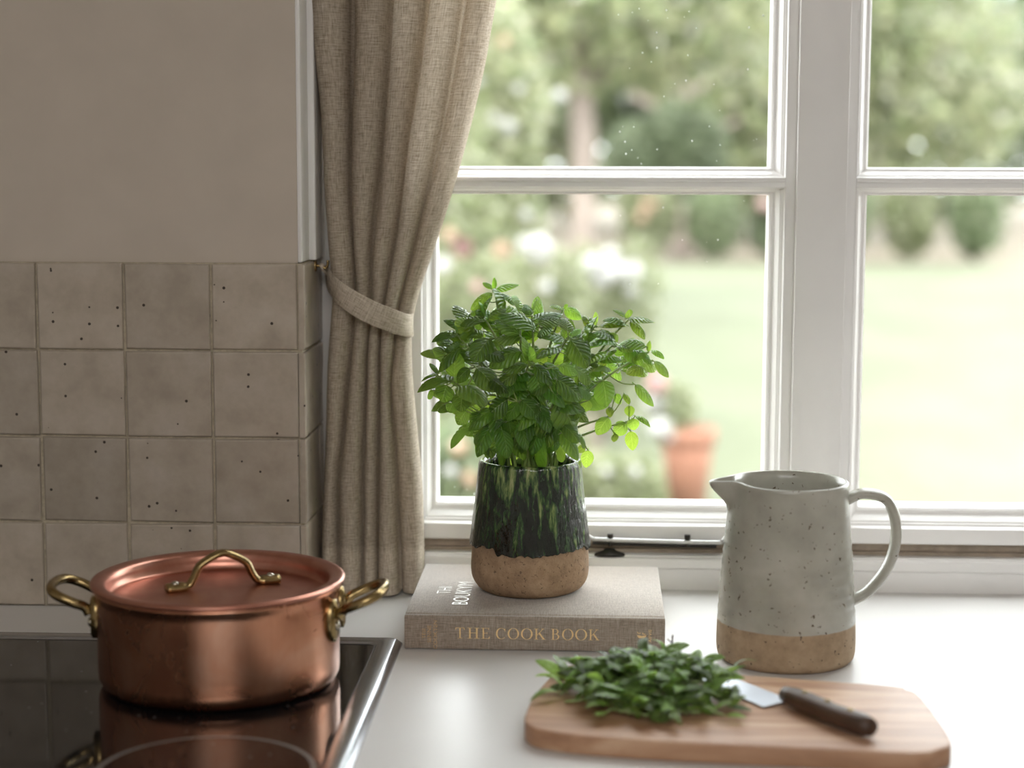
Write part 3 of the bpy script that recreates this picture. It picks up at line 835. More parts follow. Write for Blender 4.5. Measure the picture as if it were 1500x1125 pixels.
def textmesh(body, size, mat, name, parent, mtx, sx=1.0, thin=0.0):
    cu = bpy.data.curves.new('t', 'FONT'); cu.body = body; cu.size = size; cu.align_x = 'CENTER'; cu.align_y = 'CENTER'; cu.resolution_u = 3; cu.offset = -size * thin
    ob = bpy.data.objects.new('t', cu); COL.objects.link(ob)
    dg = bpy.context.evaluated_depsgraph_get(); me = bpy.data.meshes.new_from_object(ob.evaluated_get(dg))
    vs_ = [mtx @ Vector((q.co.x * sx, q.co.y, 0)) for q in me.vertices]; fs_ = [tuple(p.vertices) for p in me.polygons]
    bpy.data.objects.remove(ob); bpy.data.curves.remove(cu); bpy.data.meshes.remove(me)
    return mk(name, vs_, fs_, mat, parent)
def spine_frame(px, py):   # text that reads upwards on the spine
    p = spine_pt(px, py); return Matrix.Translation(p) @ Matrix(((0, -1, 0, 0), (0, 0, -1, 0), (1, 0, 0, 0), (0, 0, 0, 1)))
M['dullgold'] = simple('worn_gold_foil', S('c9a87c'), 0.45, 0.4, 0.3, 400)
for txt, px, py, s_ in (('TESI', 621, 928, .0052), ('SENNE', 629, 928.5, .0055), ('COOKTEN', 638, 929.5, .0055)):
    textmesh(txt, s_, M['dullgold'], 'spine_small_print', book, spine_frame(px, py), 1.15)
textmesh('AIFVIE', .0045, M['gold'], 'spine_small_print', book, spine_frame(952.5, 931.5), 1.1)
# gold fruit emblem
g = Geo(); c = spine_pt(940, 932.3); u_ = spine_pt(941, 932).x - spine_pt(940, 932).x
g.add([(c.x + a * u_, YSP, c.z + b * u_) for a, b in ((-7, 2), (-6, -.5), (-4.3, -2.6), (-.8, -2.9), (0, -2.2), (.8, -2.9), (4.0, -2.6), (6.0, -.5), (7, 2), (3, 1.2), (0, .7), (-3, 1.4))], [tuple(range(12))])
g.add([(c.x + a * u_, YSP, c.z + b * u_) for a, b in ((-7, 6.5), (-6.0, 4.4), (-3, 4.0), (-1, 5.0), (-1.4, 5.8), (-3.2, 4.9), (-5, 5.2), (-5.8, 7.0))], [tuple(range(8))])
g.add([(c.x + a * u_, YSP, c.z + b * u_) for a, b in ((.6, 5.5), (1.4, 3.0), (5.6, 2.8), (5.2, 4.0), (2.6, 4.0), (1.8, 5.8))], [tuple(range(6))])
g.build('spine_emblem', M['gold'], book)
# cover lettering, reading away from the spine
def cover_frame(px, py):
    p = onz(px, py, z1 + .0003); return Matrix.Translation(p) @ Matrix(((0, -1, 0, 0), (1, 0, 0, 0), (0, 0, 1, 0), (0, 0, 0, 1)))
textmesh('THI', .0225, M['silver'], 'cover_lettering', book, cover_frame(652.5, 864), .95, .014)
bm_ = cover_frame(678.5, 885); bm_[1][3] += .050; bm_[0][3] = onz(681.5, 863, z1).x
textmesh('BOUKYM', .0255, M['silver'], 'cover_lettering', book, bm_, 1.0, .014)

# ================================================================== POT WITH HERB
PC = Vector((-0.0722, 1.9644, CT + BT + .0002))
def m2z(py): return ony(776, py, PC.y).z - PC.z
plant = empty('potted_herb', PC); tag(plant, 'bushy green herb in a half-glazed dark green stoneware pot on the book', 'potted plant')
HT = m2z(675)
pix = PC.y / FPX
def rad_at(t):   # t = z / HT
    ks = [(0.0, [.046]), (.012, [.053]), (.04, [.0585]), (.09, [.0632]), (.16, [.0652]), (.28, [.0648]), (.45, [.0625]), (.65, [.0592]), (.85, [.0560]), (1.0, [.0540])]
    return interp(ks, t)[0]
zs = [HT * t for t in (0, .006, .012, .025, .04, .065, .09, .12, .16, .2, .25, .3, .36, .42, .5, .6, .7, .8, .9, .97)]
prof = [(0.0, 0.0)] + [(rad_at(z / HT), z) for z in zs] + [(.052, HT - .001), (.0485, HT - .001), (.0485, HT - .02), (.044, .01), (0, .008)]
def clayfn(r, z, a, j):
    return (r + (.0009 * noise.noise((math.cos(a) * 3, math.sin(a) * 3, z * 40)) if .003 < r else 0), z)
mk('pot', *lathe(prof, PC, 96, clayfn), M['potclay'], plant, True)
def glaze_edge(a):
    b = .0385 + .0048 * noise.noise((math.cos(a) * 2.4, math.sin(a) * 2.4, 5.1)) + .0048 * noise.noise((math.cos(a) * 6, math.sin(a) * 6, 9.0)) + .0016 * noise.noise((math.cos(a) * 18, math.sin(a) * 18, 2.0))
    d = noise.noise((math.cos(a) * 11, math.sin(a) * 11, 33.0))
    return b + ony(776, 812, PC.y - .064).z - PC.z - .040 - .0025 * max(0, d - .1) * 2
NS, NR = 256, 70
v, f = [], []
for j in range(NR + 1):
    for k in range(NS):
        a = 2 * PI * k / NS
        zb_ = glaze_edge(a); t = j / NR
        z = zb_ + (HT - .002 - zb_) * t ** 1.3
        ridge = .0007 * noise.noise((math.cos(a) * 9, math.sin(a) * 9, z * 9)) + .0004 * noise.noise((math.cos(a) * 22, math.sin(a) * 22, z * 14 + 3))
        th = (.0022 * math.sqrt(min(1, j / 2.0)) + .0008 * math.exp(-j / 6.0)) if j else -.0008
        r = rad_at(z / HT) + th + ridge * min(1, j / 3)
        v.append((PC.x + r * math.cos(a), PC.y + r * math.sin(a), PC.z + z))
rim = [(.0556, HT + .0004), (.0545, HT + .0018), (.0525, HT + .0022), (.0500, HT + .0012), (.0485, HT - .002), (.0475, HT - .012), (.0470, HT - .022)]
for r, z in rim:
    for k in range(NS):
        a = 2 * PI * k / NS; v.append((PC.x + r * math.cos(a), PC.y + r * math.sin(a), PC.z + z))
for j in range(NR + len(rim)):
    for k in range(NS):
        f.append((j * NS + k, j * NS + (k + 1) % NS, (j + 1) * NS + (k + 1) % NS, (j + 1) * NS + k))
mk('glaze', v, f, M['potglaze'], plant, True)
sv, sf = [], []
rs = random.Random(2)
for j in range(9):
    for k in range(28):
        a = 2 * PI * k / 28; r = .0472 * j / 8
        sv.append((PC.x + r * math.cos(a), PC.y + r * math.sin(a), PC.z + HT - .013 + rs.uniform(-.0025, .0025)))
for j in range(8):
    for k in range(28): sf.append((j * 28 + k, j * 28 + (k + 1) % 28, (j + 1) * 28 + (k + 1) % 28, (j + 1) * 28 + k))
mk('soil', sv, sf, M['soil'], plant)

# ---- leaves
def leaf_mesh(name, seed, mat, ratio=.62, arch=.11, serr=.03, petiole=.12, nu=10, nv=22, quilt=.048, twist=0.0, fold=.10):
    r = random.Random(seed); v, f, uv = [], [], []
    for j in range(nv + 1):
        t = j / nv
        wd = ratio / 2 * (math.sin(PI * t ** .86) ** .62 if 0 < t < 1 else 0) * (1 - .10 * t)
        saw = (1 + serr * (1 if j % 2 else -1)) if 1 < j < nv else 1
        wd = max(wd, .004) * saw
        for i in range(-nu, nu + 1):
            s = i / nu
            x = s * wd
            y = t + .03 * abs(s) * (0.5 - t)
            ph = (t - .34 * abs(s)) * 6.5
            q = quilt * (abs(math.sin(PI * ph)) - .55) * (1 - abs(s) ** 4) * min(1, 3 * (1 - t)) * min(1, 5 * t)
            z = arch * 4 * t * (1 - t) + fold * abs(x) / (ratio / 2) * (.4 + .6 * math.sin(PI * t)) * .5 + q - .24 * ratio * (s * s) * (math.sin(PI * t)) + twist * s * t * wd
            z += .018 * noise.noise((s * 1.3 + seed, t * 2.2, seed * 1.7)) * abs(s)
            v.append((x, y, z)); uv.append((s, t))
    n = 2 * nu + 1
    for j in range(nv):
        for i in range(n - 1):
            a = j * n + i; f.append((a, a + 1, a + n + 1, a + n))
    if petiole:
        pv, pf = tube([(0, -petiole, -.03), (0, -petiole * .4, -.006), (0, .06, .018)], [.018, .016, .010], 5)
        k = len(v); v += [tuple(p) for p in pv]; uv += [(0.0, 0.0)] * len(pv); f += [tuple(i + k for i in q) for q in pf]
    m = bpy.data.meshes.new(name); m.from_pydata(v, [], f); m.materials.append(mat)
    ul = m.uv_layers.new(name='UVMap')
    for l in m.loops: ul.data[l.index].uv = uv[l.vertex_index]
    m.polygons.foreach_set('use_smooth', [True] * len(m.polygons)); m.update(); return m
LM = [leaf_mesh('leaf', s, M['leaf'], .64, a_, .03, .12, twist=tw, fold=fo) for s, a_, tw, fo in ((1, .10, .1, .10), (2, .15, -.15, .06), (3, .07, .2, .16), (4, .18, 0, .04), (5, .12, -.25, .12))]
YV = (CAM - Vector((PC.x, PC.y, PC.z + .22))).normalized()
def cpx(x, y): return 600 + x * .26667, 390 + y * .26667
CXc, CYc = 600, 640
def dep(x, y):
    rho2 = ((x - CXc) / 520.0) ** 2 + ((y - CYc) / 440.0) ** 2
    return -.078 * math.sqrt(max(0, 1 - rho2)) if x < 1000 else -.078 * math.sqrt(max(0, 1 - rho2)) + .006
def P3(x, y, extra=0.0):
    px, py = cpx(x, y); return ony(px, py, PC.y + dep(x, y) + extra)
NODES = {'A': (470, 140), 'B': (422, 300), 'C': (270, 385), 'D': (440, 410), 'E': (232, 632), 'F': (672, 275), 'G': (872, 390), 'H': (662, 510), 'K': (1205, 290), 'L': (1315, 470), 'M': (1130, 420),
         'N': (1022, 325), 'P': (845, 235), 'Q': (592, 740), 'R': (815, 722), 'S': (480, 872), 'T': (1205, 850), 'U': (1095, 825), 'V': (380, 800), 'W': (740, 928), 'X': (965, 985), 'Y': (285, 690), 'Z': (625, 845), 'I': (600, 215)}
# traced leaves: base x,y  tip x,y  width  tint   (crop units)
TL = [
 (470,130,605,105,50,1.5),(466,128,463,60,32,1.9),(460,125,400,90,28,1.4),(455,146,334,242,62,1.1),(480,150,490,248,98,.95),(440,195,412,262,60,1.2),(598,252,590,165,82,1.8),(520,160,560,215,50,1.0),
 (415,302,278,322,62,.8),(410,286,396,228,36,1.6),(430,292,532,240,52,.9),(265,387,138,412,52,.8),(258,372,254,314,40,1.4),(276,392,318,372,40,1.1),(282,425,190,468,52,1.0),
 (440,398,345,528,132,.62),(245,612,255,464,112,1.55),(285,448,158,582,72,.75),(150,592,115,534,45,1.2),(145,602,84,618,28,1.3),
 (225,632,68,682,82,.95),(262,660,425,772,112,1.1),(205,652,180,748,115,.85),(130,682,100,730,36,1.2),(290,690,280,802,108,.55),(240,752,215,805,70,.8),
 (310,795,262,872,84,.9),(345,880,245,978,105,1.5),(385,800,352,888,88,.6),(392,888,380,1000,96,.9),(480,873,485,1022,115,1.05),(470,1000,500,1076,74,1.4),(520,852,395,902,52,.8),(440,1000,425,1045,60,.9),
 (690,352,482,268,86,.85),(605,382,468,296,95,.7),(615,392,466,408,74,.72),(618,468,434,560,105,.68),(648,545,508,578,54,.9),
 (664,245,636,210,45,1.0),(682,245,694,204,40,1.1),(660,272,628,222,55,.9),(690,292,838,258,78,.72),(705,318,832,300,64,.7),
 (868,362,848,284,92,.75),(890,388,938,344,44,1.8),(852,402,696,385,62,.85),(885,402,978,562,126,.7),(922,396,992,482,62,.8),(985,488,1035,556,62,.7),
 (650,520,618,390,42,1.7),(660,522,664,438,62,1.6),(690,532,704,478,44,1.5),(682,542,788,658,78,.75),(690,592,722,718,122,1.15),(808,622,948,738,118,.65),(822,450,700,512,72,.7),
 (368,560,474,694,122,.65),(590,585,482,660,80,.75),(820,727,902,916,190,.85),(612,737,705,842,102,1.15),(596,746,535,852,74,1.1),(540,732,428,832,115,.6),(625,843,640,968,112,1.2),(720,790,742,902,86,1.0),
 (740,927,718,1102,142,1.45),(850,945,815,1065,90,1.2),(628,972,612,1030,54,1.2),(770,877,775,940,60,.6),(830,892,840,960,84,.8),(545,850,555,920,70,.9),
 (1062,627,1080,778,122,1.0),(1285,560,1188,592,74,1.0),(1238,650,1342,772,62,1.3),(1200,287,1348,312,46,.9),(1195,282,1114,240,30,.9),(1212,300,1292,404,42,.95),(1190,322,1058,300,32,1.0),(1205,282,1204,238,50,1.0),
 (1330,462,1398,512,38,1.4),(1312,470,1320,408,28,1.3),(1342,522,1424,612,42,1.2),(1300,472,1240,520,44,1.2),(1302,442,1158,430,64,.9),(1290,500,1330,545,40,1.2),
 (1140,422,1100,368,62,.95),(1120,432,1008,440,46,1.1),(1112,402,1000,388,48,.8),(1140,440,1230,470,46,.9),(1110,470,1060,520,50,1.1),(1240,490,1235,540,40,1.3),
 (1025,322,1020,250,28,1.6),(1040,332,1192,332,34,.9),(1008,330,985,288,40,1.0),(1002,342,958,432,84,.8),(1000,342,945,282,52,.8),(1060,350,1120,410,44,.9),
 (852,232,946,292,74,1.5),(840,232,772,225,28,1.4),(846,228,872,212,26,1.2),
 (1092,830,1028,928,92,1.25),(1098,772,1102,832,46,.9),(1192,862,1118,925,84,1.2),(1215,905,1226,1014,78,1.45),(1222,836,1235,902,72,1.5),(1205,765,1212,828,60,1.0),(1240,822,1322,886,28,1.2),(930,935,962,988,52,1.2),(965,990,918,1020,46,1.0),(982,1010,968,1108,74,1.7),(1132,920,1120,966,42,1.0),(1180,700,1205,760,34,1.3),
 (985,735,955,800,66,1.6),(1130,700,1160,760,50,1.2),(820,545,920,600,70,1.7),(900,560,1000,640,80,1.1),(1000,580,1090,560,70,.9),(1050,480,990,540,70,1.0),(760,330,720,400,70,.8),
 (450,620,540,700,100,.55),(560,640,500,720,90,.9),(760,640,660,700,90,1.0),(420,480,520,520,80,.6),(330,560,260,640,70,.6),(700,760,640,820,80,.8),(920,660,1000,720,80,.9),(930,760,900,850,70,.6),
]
leaves = []
rl = random.Random(11)
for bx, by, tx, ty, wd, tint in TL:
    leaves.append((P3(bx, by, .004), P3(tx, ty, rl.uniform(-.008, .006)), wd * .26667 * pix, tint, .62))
# leaves inside the crown and on its far side
for i in range(88):
    a = rl.uniform(0, 2 * PI); rr = math.sqrt(rl.random())
    x, y = 560 + 380 * rr * math.cos(a), 610 + 330 * rr * math.sin(a)
    if y > 900 and abs(x - 560) > 260: continue
    d = rl.uniform(-.02, .075)
    px, py = cpx(x, y); b = ony(px, py, PC.y + d)
    a2 = math.atan2(y - 700, x - 600) + rl.uniform(-.8, .8); L = rl.uniform(.03, .045)
    tp = b + Vector((L * math.cos(a2), rl.uniform(-.4, .8) * L, -L * math.sin(a2) * .7 + rl.uniform(-.3, .3) * L))
    leaves.append((b, tp, L * rl.uniform(.35, .6), rl.uniform(.6, 1.3), .62))
for i in range(34):
    x, y = rl.uniform(430, 870), rl.uniform(780, 930)
    if (x - 560) ** 2 < 60 ** 2 and y > 930: continue
    px, py = cpx(x, y); b = ony(px, py, PC.y + rl.uniform(-.07, -.02))
    L = rl.uniform(.024, .036); a2 = PI / 2 + rl.uniform(-.7, .7) + (x - 620) / 500 * -.8
    tp = b + Vector((L * math.cos(a2), rl.uniform(-.5, .1) * L, -L * math.sin(a2)))
    leaves.append((b, tp, L * rl.uniform(.45, .62), rl.uniform(.7, 1.4), .62))
for i in range(22):
    x, y = rl.uniform(480, 800), rl.uniform(520, 780)
    px, py = cpx(x, y); b = ony(px, py, PC.y + rl.uniform(-.062, -.03))
    L = rl.uniform(.028, .042); a2 = PI / 2 + rl.uniform(-1.6, 1.6)
    tp = b + Vector((L * math.cos(a2), rl.uniform(-.4, .2) * L, -L * math.sin(a2)))
    leaves.append((b, tp, L * rl.uniform(.42, .6), rl.uniform(.75, 1.4), .62))
# right-hand sparse part, further leaves
for i in range(16):
    x, y = rl.uniform(960, 1260), rl.uniform(420, 700)
    if (x - 960) / 300 + (y - 420) / 280 > 1.25: continue
    px, py = cpx(x, y); b = ony(px, py, PC.y + rl.uniform(.0, .05))
    a2 = rl.uniform(-1.2, 1.2); L = rl.uniform(.024, .034)
    tp = b + Vector((L * math.cos(a2), rl.uniform(-.5, .7) * L, -L * math.sin(a2)))
    leaves.append((b, tp, L * rl.uniform(.3, .55), rl.uniform(.9, 1.4), .62))
# stems from the soil to every node
rst = random.Random(5)
stems = []
for key, (x, y) in NODES.items():
    top = P3(x, y, .006)
    a = rst.uniform(0, 2 * PI); r0 = rst.uniform(.004, .03)
    root = Vector((PC.x + r0 * math.cos(a) + (top.x - PC.x) * .16, PC.y + r0 * math.sin(a) * .8, PC.z + HT - .014))
    dx = top - root
    m1 = root + Vector((dx.x * .18, dx.y * .3, max(.02, dx.z * .45))); m2 = root + Vector((dx.x * .62, dx.y * .75, max(.03, dx.z * .8)))
    if key in 'SWXVZ':  # low shoots arch over the rim
        m1 = root + Vector((dx.x * .3, dx.y * .3, .03)); m2 = root + Vector((dx.x * .7, dx.y * .75, max(.035, dx.z + .008)))
    stems.append([spline([root, m1, m2, top], 7), []])
for lf_ in leaves:
    b = lf_[0]; best = None
    for si, (sp, _) in enumerate(stems):
        for qi, q in enumerate(sp):
            if qi < 5: continue
            d = (q - b).length + max(0, q.z - b.z) * .8
            if best is None or d < best[0]: best = (d, si, qi)
    stems[best[1]][1].append((lf_, best[2]))
Tinv = Matrix.Translation(-PC)
NLEAF = 0
for sp, lv_ in stems:
    g = Geo(); n = len(sp)
    g.add(*tube(sp, [.0019 - .0009 * i / n for i in range(n)], 6))
    for lf_, qi in lv_:
        b, q = lf_[0], sp[qi]
        if (b - q).length > .004:
            mid = q.lerp(b, .5) + Vector((0, 0, -.12 * (b - q).length))
            g.add(*tube(spline([q, mid, b], 4), .00075, 5))
    so = g.build('stem', M['stem'], plant, True)
    for (b, tp, wd, tint, ratio), qi in lv_:
        ax = (tp - b); L = ax.length; ax /= L
        V = (CAM - b).normalized()
        p = ax.cross(V)
        if p.length < .15: p = ax.cross(Vector((1, 0, .2)))
        p.normalize()
        if p.z < 0: p = -p
        wide = 1.0 - (.36 if b.z > PC.z + HT + .06 else .12) * (1 - abs(ax.z))
        ca = min(1.0, wd / (.60 * L)) * wide; sa = math.sqrt(1 - ca * ca)
        nrm = V * ca + p * sa
        nrm = (nrm - ax * nrm.dot(ax)).normalized()
        xax = ax.cross(nrm)
        sx = L * max(1.0, wd / (.62 * L)) / wide ** .7 * (1 if rl.random() < .5 else -1)
        m4 = Matrix(((xax.x * abs(sx), ax.x * L, nrm.x * L, b.x), (xax.y * abs(sx), ax.y * L, nrm.y * L, b.y), (xax.z * abs(sx), ax.z * L, nrm.z * L, b.z), (0, 0, 0, 1)))
        o = bpy.data.objects.new('leaf', LM[rl.randrange(5)]); COL.objects.link(o); o.parent = so
        o.matrix_parent_inverse = Tinv; o.matrix_basis = m4
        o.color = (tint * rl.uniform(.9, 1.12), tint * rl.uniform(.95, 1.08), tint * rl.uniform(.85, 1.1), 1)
        NLEAF += 1
print('plant leaves', NLEAF)

# ================================================================== JUG
JC = onz(1150, 962, CT); JC.z = CT + .0002
jug = empty('jug', JC); tag(jug, 'tall grey speckled stoneware jug with bare clay base and pouring lip', 'jug')
JH = ony(1150, 705, JC.y).z - JC.z
jr = lambda t: interp([(0, [.066]), (.02, [.0695]), (.08, [.0712]), (.25, [.0702]), (.5, [.0672]), (.75, [.0632]), (.92, [.0606]), (1.0, [.0603])], t)[0]
N1 = 46
prof = [(0, .0), (.060, .0)] + [(jr(i / N1) + (.0005 * math.sin(i * 2.1) if .25 < i / N1 < .72 else 0), JH * i / N1) for i in range(N1 + 1)]
k_out = len(prof)
prof += [(jr(1) - .0012, JH + .0012), (jr(1) - .0034, JH + .0006)] + [(jr(1 - i / 20) - .0042, JH * (1 - i / 20) + .0) for i in range(1, 20)] + [(.058, .006), (0, .006)]
SPA = PI + .06
def jfn(r, z, a, j):
    if r < .045: return r, z
    d = (a - SPA + PI) % (2 * PI) - PI
    s = sm(.80 * JH, JH, z)
    tip = math.exp(-(d / .20) ** 2); wide = math.exp(-(d / .62) ** 2)
    r2 = r + s ** 1.6 * (.0215 * tip) - s * .0030 * (wide - tip)
    return r2, z + s * (.0030 * wide - .0035 * tip)
mk('body', *lathe(prof, JC, 128, jfn), M['jug'], jug, True)
hp = [(.058, .165), (.075, .172), (.100, .165), (.110, .135), (.104, .100), (.085, .072), (.066, .060)]
hd = mk('handle', *tube(spline([(JC.x + x, JC.y - .0, JC.z + z) for x, z in hp], 5), [.010] * 31, 12, flat=.55), M['jug'], jug, True)

# ================================================================== CUTTING BOARD
BTH = .0185; BZ = CT + BTH
ol = [(812.7, 983), (790, 1008.7), (776.7, 1028.7), (769.5, 1046), (768.5, 1053), (771, 1059), (783, 1066.5), (816.7, 1072.7), (870, 1078.5), (1000, 1087), (1127, 1093)]
pts = [onz(x, y, BZ) for x, y in ol]
back = [onz(x, y, BZ) for x, y in ((1127, 991), (960, 978.5), (880, 973.5), (850, 972.5), (828, 975.5))]
dirv = (pts[-1] - pts[-2]).normalized()
ext = [pts[-1] + dirv * d for d in (.06, .12)]
e1 = ext[-1]; d2 = (back[0] - back[1]).normalized(); b1 = back[0] + d2 * .115
ext2 = [e1 + dirv * .018 + Vector((.004, .012, 0)), e1 + dirv * .030 + Vector((.008, .04, 0)), b1 + d2 * .022 + Vector((0, -.03, 0)), b1 + d2 * .012 + Vector((0, -.008, 0)), b1]
poly = pts + ext + ext2 + back
poly = spline(poly + [poly[0]], 4)[:-1]
cutb = prism([(p.x, p.y) for p in poly], CT + .0003, BZ, 'cutting_board', M['board'], None, .0032)
tag(cutb, 'rounded wooden cutting board under the heap of picked herbs', 'cutting board')

# ================================================================== KNIFE
heel = onz(1120, 1029, BZ + .006); kd = Vector((-.56, .83, 0)).normalized(); ks = Vector((kd.y, -kd.x, 0))   # kd towards the tip
knife = empty('kitchen_knife', (heel.x, heel.y, BZ)); tag(knife, 'steel kitchen knife lying on the board beside the herbs', 'knife')
# blade outline: l along the blade, s across (edge side 0, spine side +)
bl = [(0, 0), (.03, .0005), (.08, .001), (.115, .005), (.14, .0145), (.152, .026), (.14, .0275), (.08, .030), (.0, .031)]
bv = []
for zz, q in ((BZ + .0015, 1), (BZ + .0040, 1)):
    for l, s in bl:
        ed = 1 if s > .02 else 0
        p = heel + kd * l + ks * (s - .001); bv.append((p.x, p.y, zz if ed else BZ + .0018 + (.0003 if zz > BZ + .002 else 0)))
n = len(bl)
bf = [tuple(range(n)), tuple(range(2 * n - 1, n - 1, -1))] + [(i, n + i, n + (i + 1) % n, (i + 1) % n) for i in range(n)]
mk('blade', bv, bf, M['blade'], knife)
hs = [(.0, .0235), (-.012, .0235), (-.03, .022), (-.07, .020), (-.105, .0225), (-.115, .0225)]
hv, hf = tube([tuple(heel + kd * l + ks * s)[:2] + (BZ + .0105,) for l, s in hs], [.0075, .0095, .0105, .0100, .0105, .008], 12, flat=.95)
hdl = mk('handle', hv, hf, M['handle_wood'], knife, True)
for l in (-.03, -.06, -.09):
    c = heel + kd * l + ks * .0215; mk('rivet', *tube([(c.x, c.y, BZ + .0195), (c.x, c.y, BZ + .0208)], .003, 10), M['brass'], hdl, True)

# ================================================================== PICKED HERBS ON THE BOARD
CL = [leaf_mesh('leaf', 60 + s, M['cutleaf'], ra, ar, .02, .10, 5, 10, .016, tw, .12) for s, ra, ar, tw in ((1, .44, .15, .2), (2, .34, .22, -.3), (3, .52, .1, .3), (4, .30, .28, 0))]
hc = onz(953, 1020, BZ)
def heap(x, y):
    return .026 * max(0, 1 - ((x - hc.x) / .092) ** 2 - ((y - hc.y) / .085) ** 2)
rh = random.Random(21)
NSP = 64
for i in range(NSP):
    a = rh.uniform(0, 2 * PI); q = math.sqrt(rh.random()) * (.97 if i < 44 else .6)
    cx, cy = hc.x + .070 * q * math.cos(a) + .012 * q * math.sin(a) * -1, hc.y + .066 * q * math.sin(a)
    if i == 0: cx, cy = hc.x - .060, hc.y + .026
    if i == 1: cx, cy = hc.x - .056, hc.y + .004
    if i == 2: cx, cy = hc.x + .068, hc.y - .022
    if 3 <= i < 13:
        q_ = onz(*((905, 1046), (930, 1052), (965, 1050), (865, 1030), (1000, 1050), (880, 1038), (1040, 1046), (945, 1046), (845, 1018), (985, 1043))[i - 3], BZ); cx, cy = q_.x, q_.y
    yaw = rh.uniform(0, PI * 2)
    if 3 <= i < 13: yaw = rh.uniform(-.5, .5) + (PI if i % 2 else 0)
    if i in (0, 1): yaw = rh.uniform(2.4, 3.4)
    L = rh.uniform(.030, .062)
    lev = rh.uniform(.05, .9) if i < 44 else rh.uniform(.8, 1.05)
    if 3 <= i < 13: lev = rh.uniform(.05, .3); L *= .8
    dirn = Vector((math.cos(yaw), math.sin(yaw), 0))
    path = []
    for k in range(6):
        t = k / 5 - .5
        p = Vector((cx, cy, 0)) + dirn * L * t + Vector((-dirn.y, dirn.x, 0)) * .006 * math.sin(t * 4 + i)
        p.z = BZ + .0022 + heap(p.x, p.y) * lev + .004 * (t + .5) * rh.uniform(.3, 1)
        path.append(p)
    base_z = min(p.z for p in path)
    spg = empty('herb_sprig', (path[0].x, path[0].y, path[0].z)); tag(spg, 'picked green herb sprig in the heap on the cutting board', 'herb sprig', 'picked herb sprigs heaped on the board')
    so = mk('stem', *tube(path, [.0013, .0013, .0012, .0011, .001, .0007], 6), M['cutstem'], spg, True)
    inv = Matrix.Translation(-spg.location)
    nl = rh.randint(5, 8)
    for k in range(nl):
        t = .25 + .75 * k / (nl - 1); idx = min(5, int(t * 5)); b = path[idx]
        side = 1 if k % 2 else -1
        ly = yaw + side * rh.uniform(.5, 1.3) if k < nl - 1 else yaw + rh.uniform(-.3, .3)
        el = rh.uniform(-.15, .62)
        ll = rh.uniform(.019, .036)
        ax = Vector((math.cos(ly) * math.cos(el), math.sin(ly) * math.cos(el), math.sin(el)))
        tipz = b.z + ax.z * ll
        if tipz < BZ + .002: ax.z = (BZ + .002 - b.z) / ll; ax.normalize()
        nr = Vector((rh.uniform(-.6, .6), rh.uniform(-.6, .6), 1)); nr = (nr - ax * nr.dot(ax)).normalized(); xa = ax.cross(nr)
        o = bpy.data.objects.new('leaf', CL[rh.randrange(4)]); COL.objects.link(o); o.parent = spg
        o.matrix_parent_inverse = inv
        o.matrix_basis = Matrix(((xa.x * ll, ax.x * ll, nr.x * ll, b.x), (xa.y * ll, ax.y * ll, nr.y * ll, b.y), (xa.z * ll, ax.z * ll, nr.z * ll, b.z), (0, 0, 0, 1)))
        tt = rh.choice((.5, .8, 1.0, 1.3, 1.8)); o.color = (tt, tt, tt * .95, 1)
# the thin dark twig sticking out of the heap
tw0 = onz(1006, 990, BZ); tw0.z = BZ + .018
yt = tw0.y
tw = empty('dry_twig', tw0); tag(tw, 'thin dark forked twig sticking up out of the picked herbs', 'twig')
A = [ony(x, y, yt) for x, y in ((1004, 985), (997, 962), (987, 946), (985, 938), (985.5, 930))]
mk('twig_stem', *tube(spline(A, 4), .00085, 6), M['drystem'], tw, True)
mk('twig_fork', *tube(spline([ony(x, y, yt) for x, y in ((986, 944), (982, 940), (978, 936))], 3), .0006, 6), M['drystem'], tw, True)
mk('twig_fork', *tube(spline([ony(x, y, yt) for x, y in ((987, 947), (982, 951), (974, 960), (970, 968))], 3), .0006, 6), M['drystem'], tw, True)

# ================================================================== GARDEN
def gxy(px, dist):
    d = ray(px, 224); t = dist / d.y; return CAM.x + d.x * t
def cloud(ells, n, size, seed, shell=.35):
    r = random.Random(seed); v, f = [], []
    wts = [e[3] * e[4] * e[5] for e in ells]
    for i in range(n):
        e = r.choices(ells, wts)[0]
        while True:
            p = Vector((r.uniform(-1, 1), r.uniform(-1, 1), r.uniform(-1, 1)))
            if shell < p.length <= 1: break
        c = Vector((e[0] + p.x * e[3], e[1] + p.y * e[4], e[2] + p.z * e[5]))
        if c.z < GZ + .02: c.z = GZ + .02 + r.random() * .1
        a = Vector((r.gauss(0, 1), r.gauss(0, 1), r.gauss(0, 1))).normalized(); b = a.orthogonal().normalized()
        s = size * r.uniform(.6, 1.3); k = len(v)
        v += [c - a * s, c + b * s * .55, c + a * s, c - b * s * .55 + a.cross(b) * s * .15]; f.append((k, k + 1, k + 2, k + 3))
    return v, f
def bloom(parent, p, r, mat, seed):
    rr = random.Random(seed); v, f = [], []
    for i in range(40):
        a = Vector((rr.gauss(0, 1), rr.gauss(0, 1), rr.gauss(0, 1))).normalized(); b = a.orthogonal().normalized(); c2 = a.cross(b)
        q = p + a * r * rr.uniform(.35, .8); s = r * .55; k = len(v)
        v += [q + b * s, q + c2 * s, q - b * s, q - c2 * s]; f.append((k, k + 1, k + 2, k + 3))
    return mk('blossom', v, f, mat, parent)
